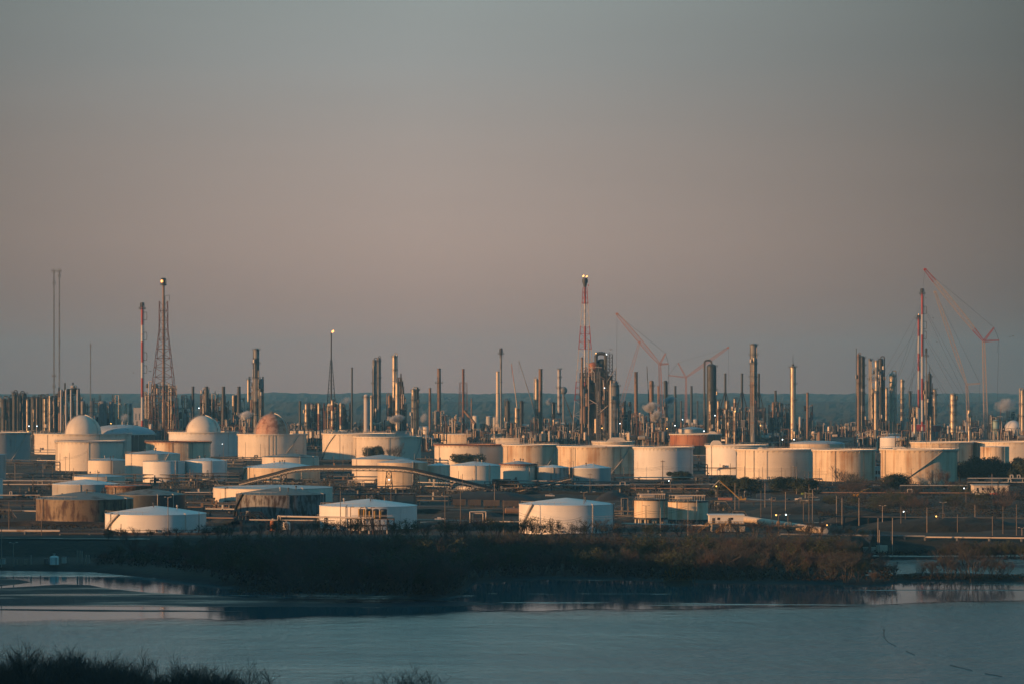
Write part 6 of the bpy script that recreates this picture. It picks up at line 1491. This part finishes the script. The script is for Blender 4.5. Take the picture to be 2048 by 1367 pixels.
for row in range(5):
    u = 195+row*7
    while u < 1772:
        vf = front(u); vb_ = 1104; v = vf+(vb_-vf)*row/4+rt.uniform(-3,3) if vf > vb_+8 else rt.uniform(1104,1110)+row*2
        z = 0.0; D = D_of(v,z)
        want = zd(crown_top(u)+rt.uniform(-3,9)+(0 if row > 1 else rt.uniform(6,30) if row == 1 else rt.uniform(18,46)),D)
        if u < 430: want = min(want,rt.uniform(4,9))
        want = max(3.2,min(want,14)); k = rt.randrange(6) if rt.random() < .85 else 4
        sp_ = SV[k]; s_ = want/11.5; wide = rt.uniform(1.0,1.5)
        nm = ['russet','grey brown','grey brown','russet','olive green','grey brown'][k]
        instance(sp_,'bare_tree',nm+' bare tree of the dark thicket, '+sec(u),'tree',(xd(u,D),D,ground_z(xd(u,D),D)-.2),rt.uniform(0,6.28),(s_*wide,s_*wide,s_),'leafless trees of the far shore thicket')
        u += rt.uniform(20,36)*(1 if row else .9)
for i in range(30):
    u = rt.uniform(560,915); D = D_of(rt.uniform(1160,1185)); k = rt.choice([0,3,1,5]); s_ = rt.uniform(4.5,9.5)/11.5
    instance(SV[k],'bare_tree','rounded bare bush on the bulge of land reaching the water left of centre','tree',(xd(u,D),D,-.3),rt.uniform(0,6.28),(s_*1.5,s_*1.5,s_),'rounded bushes on the bulge of land')
# black undergrowth that fills the thicket
def brush(name, spots, mat, label, size=(.25,.6)):
    mb = MB(); rr = random.Random(5)
    for u,v,n,hgt,z in spots:
        D = D_of(v,z); c = Vector((xd(u,D),D,z))
        for i in range(n):
            p = c+Vector((rr.uniform(-4,4),rr.uniform(-4,4),hgt*rr.random()**1.5)); a = Vector((rr.gauss(0,1),rr.gauss(0,1),rr.gauss(0,1))).normalized()*rr.uniform(*size); b = a.cross(Vector((rr.gauss(0,1),rr.gauss(0,1),1))).normalized()*rr.uniform(*size)*.6
            mb.add([tuple(p-a),tuple(p+b),tuple(p+a),tuple(p-b)],[(0,1,2,3)])
    o = mb.build(name,mat); tag(o,label,kind='stuff')
sp_ = []
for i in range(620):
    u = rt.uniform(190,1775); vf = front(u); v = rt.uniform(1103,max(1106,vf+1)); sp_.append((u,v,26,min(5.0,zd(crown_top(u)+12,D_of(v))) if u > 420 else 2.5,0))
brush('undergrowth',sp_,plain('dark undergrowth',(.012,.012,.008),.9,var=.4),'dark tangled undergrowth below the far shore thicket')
sp_ = [(rt.uniform(480,910),rt.uniform(1170,1188),22,1.1,-.4) for i in range(160)]+[(rt.uniform(1740,1778),rt.uniform(1150,1160),20,4,-1) for i in range(30)]+[(rt.uniform(1785,2060),rt.uniform(1151,1157),22,.9,-1.2) for i in range(90)]+[(rt.uniform(1300,1700),rt.uniform(1150,1160),20,1,-.3) for i in range(90)]
brush('dry_grass',sp_,plain('dry brown bank grass',(.050,.034,.020),.95,var=.35),'dry brown grass along the far water line',(.2,.45))
sp_ = [(rt.uniform(1640,2060),rt.uniform(968,1040),24,2.8,0) for i in range(700)]+[(rt.uniform(60,300),rt.uniform(1040,1066),18,1.6,0) for i in range(120)]+[(rt.uniform(0,2060),rt.uniform(940,985),16,1.6,0) for i in range(300)]+[(rt.uniform(-20,420),rt.uniform(1086,1112),16,1.0,0) for i in range(160)]+[(rt.uniform(1700,2060),rt.uniform(1080,1112),16,1.3,0) for i in range(200)]
brush('scrub',sp_,plain('dull scrub',(.020,.018,.012),.95,var=.4),'dull brown scrub between the tanks and over the right hand field',(.25,.6))
# scattered scrub trees on the right field
for i in range(46):
    u = rt.uniform(1650,2070); v = rt.uniform(978,1030); D = D_of(v); k = rt.randrange(6); s_ = rt.uniform(5,10)/11.5
    instance(SV[k],'scrub_tree','leafless scrub tree in the dark field before the heavily streaked tank','tree',(xd(u,D),D,ground_z(xd(u,D),D)-.3),rt.uniform(0,6),(s_*1.3,s_*1.3,s_),'scrub trees of the right hand field')
for i in range(22):
    u = 1880+i*9+rt.uniform(-4,4); D = D_of(rt.uniform(1113,1117)); k = rt.choice([1,4,2,5]); s_ = rt.uniform(4.5,7.5)/11.5
    instance(SV[k],'pond_tree','leafless olive tree on the bank behind the small pond','tree',(xd(u,D),D,-.2),rt.uniform(0,6),(s_*1.3,s_*1.3,s_),'trees on the bank behind the pond')
for i,(u,hgt) in enumerate(((1752,6),(1766,4.5),(1785,5.5),(1840,5),(1858,7),(1872,6),(1895,9.5),(1905,8),(1925,6),(1945,10.5),(1962,8),(1985,7.5),(2008,7))):
    D = D_of(1155,-1.2); s_ = hgt/11.5
    instance(SV[(2,5,0,5,2,3,5,2,5,2,5,2,3)[i]],'spit_tree','dark leafless tree on the thin spit, '+ORD[i]+' from the left','tree',(xd(u,D),D,-1.4),rt.uniform(0,6),(s_*1.15,s_*1.15,s_),'trees on the thin spit')
# one pale tree in the thicket, tall reeds
D = D_of(1150,0); instance(shrub_mesh(41,12,3,'bark',spread=.75,lean=.25,r=.3),'bare_tree','pale forked bare tree standing out of the dark thicket','tree',(xd(1249,D),D,-.4),1,(.9,.9,.85))
mb = MB(); rr = random.Random(9)
for i in range(900):
    a = Vector((rr.gauss(0,1.7),rr.gauss(0,1.0),-.4)); hgt = rr.uniform(3,6.0); e = a+Vector((rr.gauss(0,.5),rr.gauss(0,.4),hgt)); s_ = Vector((.07,0,0)); mb.add([tuple(a-s_),tuple(a+s_),tuple(e)],[(0,1,2)]); mb.add([tuple(e-Vector((.16,0,.9))),tuple(e+Vector((.16,0,-.9))),tuple(e+Vector((0,0,.3)))],[(0,1,2)])
D = D_of(1158,-1.6); o = mb.build('reed_clump',M['reed'],None,(xd(1356,D),D,-1.5)); tag(o,'bright tan clump of tall reeds at the water edge','reeds')
# evergreens
def evergreen_mesh(seed,h,w,mat='leafdark',n=9500,ls=.55):
    rr = random.Random(seed); mb, cr = MB(), MB(); mb.tube((0,0,-.6),(0,0,h*.5),.5,.3,n=8)
    L = [(Vector((rr.gauss(0,w*.26),rr.gauss(0,w*.26),h*rr.uniform(.35,.8))),rr.uniform(.16,.32)*w) for _ in range(16)]
    for c,s_ in L: mb.tube((0,0,h*.22),c,.22,.08,n=5)
    for i in range(n):
        c,s_ = rr.choice(L); v = Vector((rr.gauss(0,1),rr.gauss(0,1),rr.gauss(0,1))).normalized(); p = c+v*s_*rr.uniform(.55,1.08); p.z = max(.6,p.z)
        a = Vector((rr.gauss(0,1),rr.gauss(0,1),rr.gauss(0,1))).normalized()*ls*rr.uniform(.4,1); b = a.cross(v+Vector((.01,.2,.3))).normalized()*ls*rr.uniform(.3,.8); cr.add([tuple(p-a),tuple(p+b),tuple(p+a),tuple(p-b)],[(0,1,2,3)])
    return [('trunk',mb.mesh('trunk',M['dbark'])),('crown',cr.mesh('crown',M[mat]))]
EV = [evergreen_mesh(i,12,15) for i in range(4)]
for i,(u0,u1,vt,vb,lab) in enumerate(((903,952,907,936,'round dark evergreen before the rusted rim tank'),(1340,1378,941,962,'dark evergreen at the foot of the tall smooth white tank'),(1424,1476,950,986,'left wide dark evergreen beside the scrap handler arm'),(1462,1516,954,988,'right wide dark evergreen beside the scrap handler arm'),
  (1550,1592,953,988,'dark evergreen right of the blue skip'),(1582,1630,957,990,'dark evergreen by the lime green skip'),(1895,1945,920,962,'leafy dark evergreen left of the small rusty topped tank'),(1930,1988,914,965,'largest dark evergreen before the small rusty topped tank'),(1985,2030,926,962,'dark evergreen under the right edge tank'),(2020,2075,915,966,'dark evergreen cut by the right edge'),
  (1770,1822,946,978,'dark low evergreen before the heavily streaked tank'),(736,772,892,922,'green evergreen behind the coned tan roof'),(1405,1432,980,992,'low dark bush under the grapple'))):
    D = D_of(vb); px = D/F; w = (u1-u0)*px; h = zd(vt,D); instance(EV[i % 4],'evergreen_tree',lab,'tree',(xd((u0+u1)/2,D),D,-.2),i*1.1,(w/15,w/15,h/12))
for i,(u,hpx,vb,lab) in enumerate(((1680,44,972,'spreading bare tree before the dirty streaked tank'),(1697,36,975,'smaller bare tree right of the spreading one'),(1872,44,972,'bare tree before the dark end of the heavily streaked tank'),(795,42,925,'bare tree before the wide cream tank at its right side'),(783,34,924,'slender bare tree left of its taller neighbour before the wide cream tank'),(1712,34,978,'faint bare tree at the right corner of the dirty streaked tank'),(1890,36,975,'bare tree left of the leafy dark evergreen'),(1088,24,905,'bare tree before the far wide tank'))):
    D = D_of(vb); h = hpx*D/F; s_ = h/11.5; instance(SV[(5,2,3,5,2,1,0,2)[i]],'bare_tree',lab,'tree',(xd(u,D),D,-.3),i*.9,(s_*.9,s_*.9,s_))
# unseen wooded bluff, added left of the frame to throw shade over the thicket
bl = MB(); ny, nx_ = 186, 22
for i in range(ny+1):
    y = 180+i*(1135-180)/ny
    for j in range(nx_+1):
        x = -.1707*y-22-j*6.5; e = min(1,j/5)*min(1,(nx_-j)/5)*min(1,i/8)*min(1,(ny-i)/5)
        bl.v.append((x,y,-2.4+e*(21+5*gnoise(x,y,.02))+(e > .3)*(12+abs(gnoise(x,y,.11))*8+gnoise(x,y,.4)*3)*min(1,e)))
for i in range(ny):
    for j in range(nx_): k = i*(nx_+1)+j; bl.f.append([k,k+nx_+1,k+nx_+2,k+1]); bl.mi.append(0); bl.sm.append(False)
o = bl.build('added_shade_bluff',plain('added shade bluff',(.03,.03,.018),.95,var=.3,sc=.1)); tag(o,'dense woods on the bluff beside the lake',kind='stuff')
# foreground crowns
def bigbare(seed,h):
    rr = random.Random(seed); mb, tw = MB(), MB()
    for i in range(4):
        az = 2*pi*i/4+rr.uniform(-.5,.5); branch(mb,tw,Vector((cos(az)*.2,sin(az)*.2,-.5)),Vector((cos(az)*.3,sin(az)*.3,1)).normalized(),h*.44,.26,4,rr,1.0,5,9,1.1,gnarl=.32)
    top = sorted(v[2] for v in tw.v)[int(len(tw.v)*.995)]; k = 14.2/top
    for b_ in (mb, tw): b_.v = [(v[0]*k, v[1]*k, v[2]*k) for v in b_.v]
    return [('trunk',mb.mesh('trunk',M['dbark'])),('crown',tw.mesh('crown',M['twigdark']))]
BB = [bigbare(60+i,15) for i in range(3)]
FG = [(-20,1330),(10,1315),(35,1312),(62,1304),(90,1306),(118,1322),(146,1322),(170,1318),(196,1322),(222,1325),(245,1320),(268,1332),(290,1348),(325,1345),(350,1343),(378,1342),(404,1345),(430,1344),(458,1345),(482,1350),(790,1352),(812,1358)]
for i,(u,vt) in enumerate(FG):
    D = rt.uniform(455,505); h = zd(vt,D)+1.3; s_ = h/14.2
    sec_ = 'left dark clump' if u < 300 else 'middle dark clump' if u < 500 else 'tiny clump right of them'
    instance(BB[i % 3],'shore_tree','bare twiggy tree top at the bottom of the picture, '+sec_,'tree',(xd(u,D),D,-1.3),rt.uniform(0,6.3),(s_*.8,s_*.8,s_),'bare tree tops at the bottom of the picture')
# floating boom on the lake
BO = [(1768,1268),(1768,1274),(1775,1282),(1783,1287),(1792,1291),(1812,1301),(1830,1309),(1900,1329),(1945,1340),(1970,1346),(2004,1352)]
t = thing('floating_boom','thin dark floating boom curving over the open water at right','floating boom',tuple(at(1768,1268,WZ)))
o0 = at(1768,1268,WZ)
for (a,b) in ((0,1),(1,2),(2,3),(3,4),(5,6),(7,8),(9,10)):
    p, q_ = at(*BO[a],WZ)-o0, at(*BO[b],WZ)-o0; mb = MB(); mb.tube(p+Vector((0,0,.02)),q_+Vector((0,0,.02)),.08,n=6,cap=True)
    mb.build('float',M['dvessel'],t)
for i,(u,v) in enumerate(((81,1158),(1768,1268))):
    a = at(u,v,WZ); t = thing('water_stake',['thin stake with short crossbar in the shallow water at left','short stake at the near tip of the floating boom'][i],'stake',tuple(a)); mb = MB(); mb.tube((0,0,-1),(0,0,1.6),.09,n=5); mb.build('post',M['wood'],t); mb = MB(); mb.box(-.35,.35,-.05,.05,1.0,1.12); mb.build('crossbar',M['wood'],t)
# birds
def bird():
    mb = MB(); mb.tube((-.5,0,0),(.6,0,.05),.14,.05,n=6,cap=True)
    for s_ in (-1,1): mb.add([(-.2,0,.08),(.25,0,.08),(.1,s_*.9,.45),(-.15,s_*.8,.45),(-.35,s_*1.7,.15)],[(0,1,2,3),(3,2,4)])
    return mb.mesh('gull',M['dvessel'])
bm_ = bird()
for i,(u,v) in enumerate(((1837,599),(1852,596),(1866,636),(1874,684),(2019,674),(2026,672),(267,745),(300,742),(1222,699),(1219,705))):
    o = bpy.data.objects.new('flying_bird',bm_); C.objects.link(o); D = 2000; o.location = (xd(u,D),D,zd(v,D)); o.rotation_euler = (0,.1*i,i*.9+1.2); tag(o,'tiny dark bird in the air, '+ORD[sorted([267,300,1219,1222,1837,1852,1866,1874,2019,2026]).index(u)]+' from the left','bird','tiny birds in the sky')

# ------------------------------------------------------------ steam and haze
def steam(u,v,w,h,D,label,dens=.25,lean=.6,seed=0):
    px = D/F; m = bpy.data.materials.new('steam'); m.use_nodes = True; t = m.node_tree; t.nodes.clear(); o = N(t,'ShaderNodeOutputMaterial'); p = N(t,'ShaderNodeVolumePrincipled'); t.links.new(p.outputs[0],o.inputs['Volume'])
    tc = N(t,'ShaderNodeTexCoord').outputs['Object']; n = noisen(t,tc,.09,5,.65); off = N(t,'ShaderNodeVectorMath',operation='LENGTH'); 
    mp = N(t,'ShaderNodeMapping'); mp.inputs['Scale'].default_value = (2/(w*px),2/(w*px),2/(h*px)); mp.inputs['Location'].default_value = (0,0,0); t.links.new(tc,mp.inputs[0]); t.links.new(mp.outputs[0],off.inputs[0])
    f = mathn(t,'SUBTRACT',mathn(t,'MULTIPLY',n,4.2),mathn(t,'ADD',mathn(t,'MULTIPLY',off.outputs['Value'],1.5),1.0)); d = mathn(t,'MULTIPLY',stepn(t,f,0,.9),dens)
    d = mathn(t,'MULTIPLY',d,2.2); t.links.new(d,p.inputs['Density']); p.inputs['Color'].default_value = (.95,.93,.92,1)
    mb = MB(); mb.dome(0,0,0,w*px/2,h*px/2,n=20,m=10,full=True); ob = mb.build('steam_plume',m,None,(xd(u,D),D,zd(v,D))); tag(ob,label,'steam',kind='stuff')
for a in ((793,836,44,22,3300,'white steam cloud drifting behind the wide cream tank'),(1302,812,40,26,3150,'left billow of white steam by the black crane boom',.3),(1313,829,30,30,3120,'dense white steam ball by the black crane boom',.5),(1340,798,32,20,3300,'steam puff beside the crane mast'),
          (2012,808,60,34,3600,'pale steam drift near the right edge',.05),(848,832,20,28,3350,'steam wisp left of the tan stack',.12),(690,800,40,24,3600,'thin steam behind the thin dark stack',.04),(492,828,40,22,3250,'steam wisps below the tall grey column',.12),(1100,800,24,20,3700,'thin steam left of the white column',.12),(250,832,26,22,3400,'thin steam wisps by the slim lit silos',.05)): steam(*a)
hb = MB(); hb.box(-6500,6500,-300,14500,-5,315)
hm_ = bpy.data.materials.new('haze air'); hm_.use_nodes = True; t = hm_.node_tree; t.nodes.clear(); o = N(t,'ShaderNodeOutputMaterial'); p = N(t,'ShaderNodeVolumePrincipled'); t.links.new(p.outputs[0],o.inputs['Volume'])
p.inputs['Density'].default_value = .000045; p.inputs['Color'].default_value = (.24,.66,1,1); p.inputs['Anisotropy'].default_value = 0
o = hb.build('haze',hm_); o['kind'] = 'stuff'; o['label'] = 'thin blue grey haze over the whole plant'
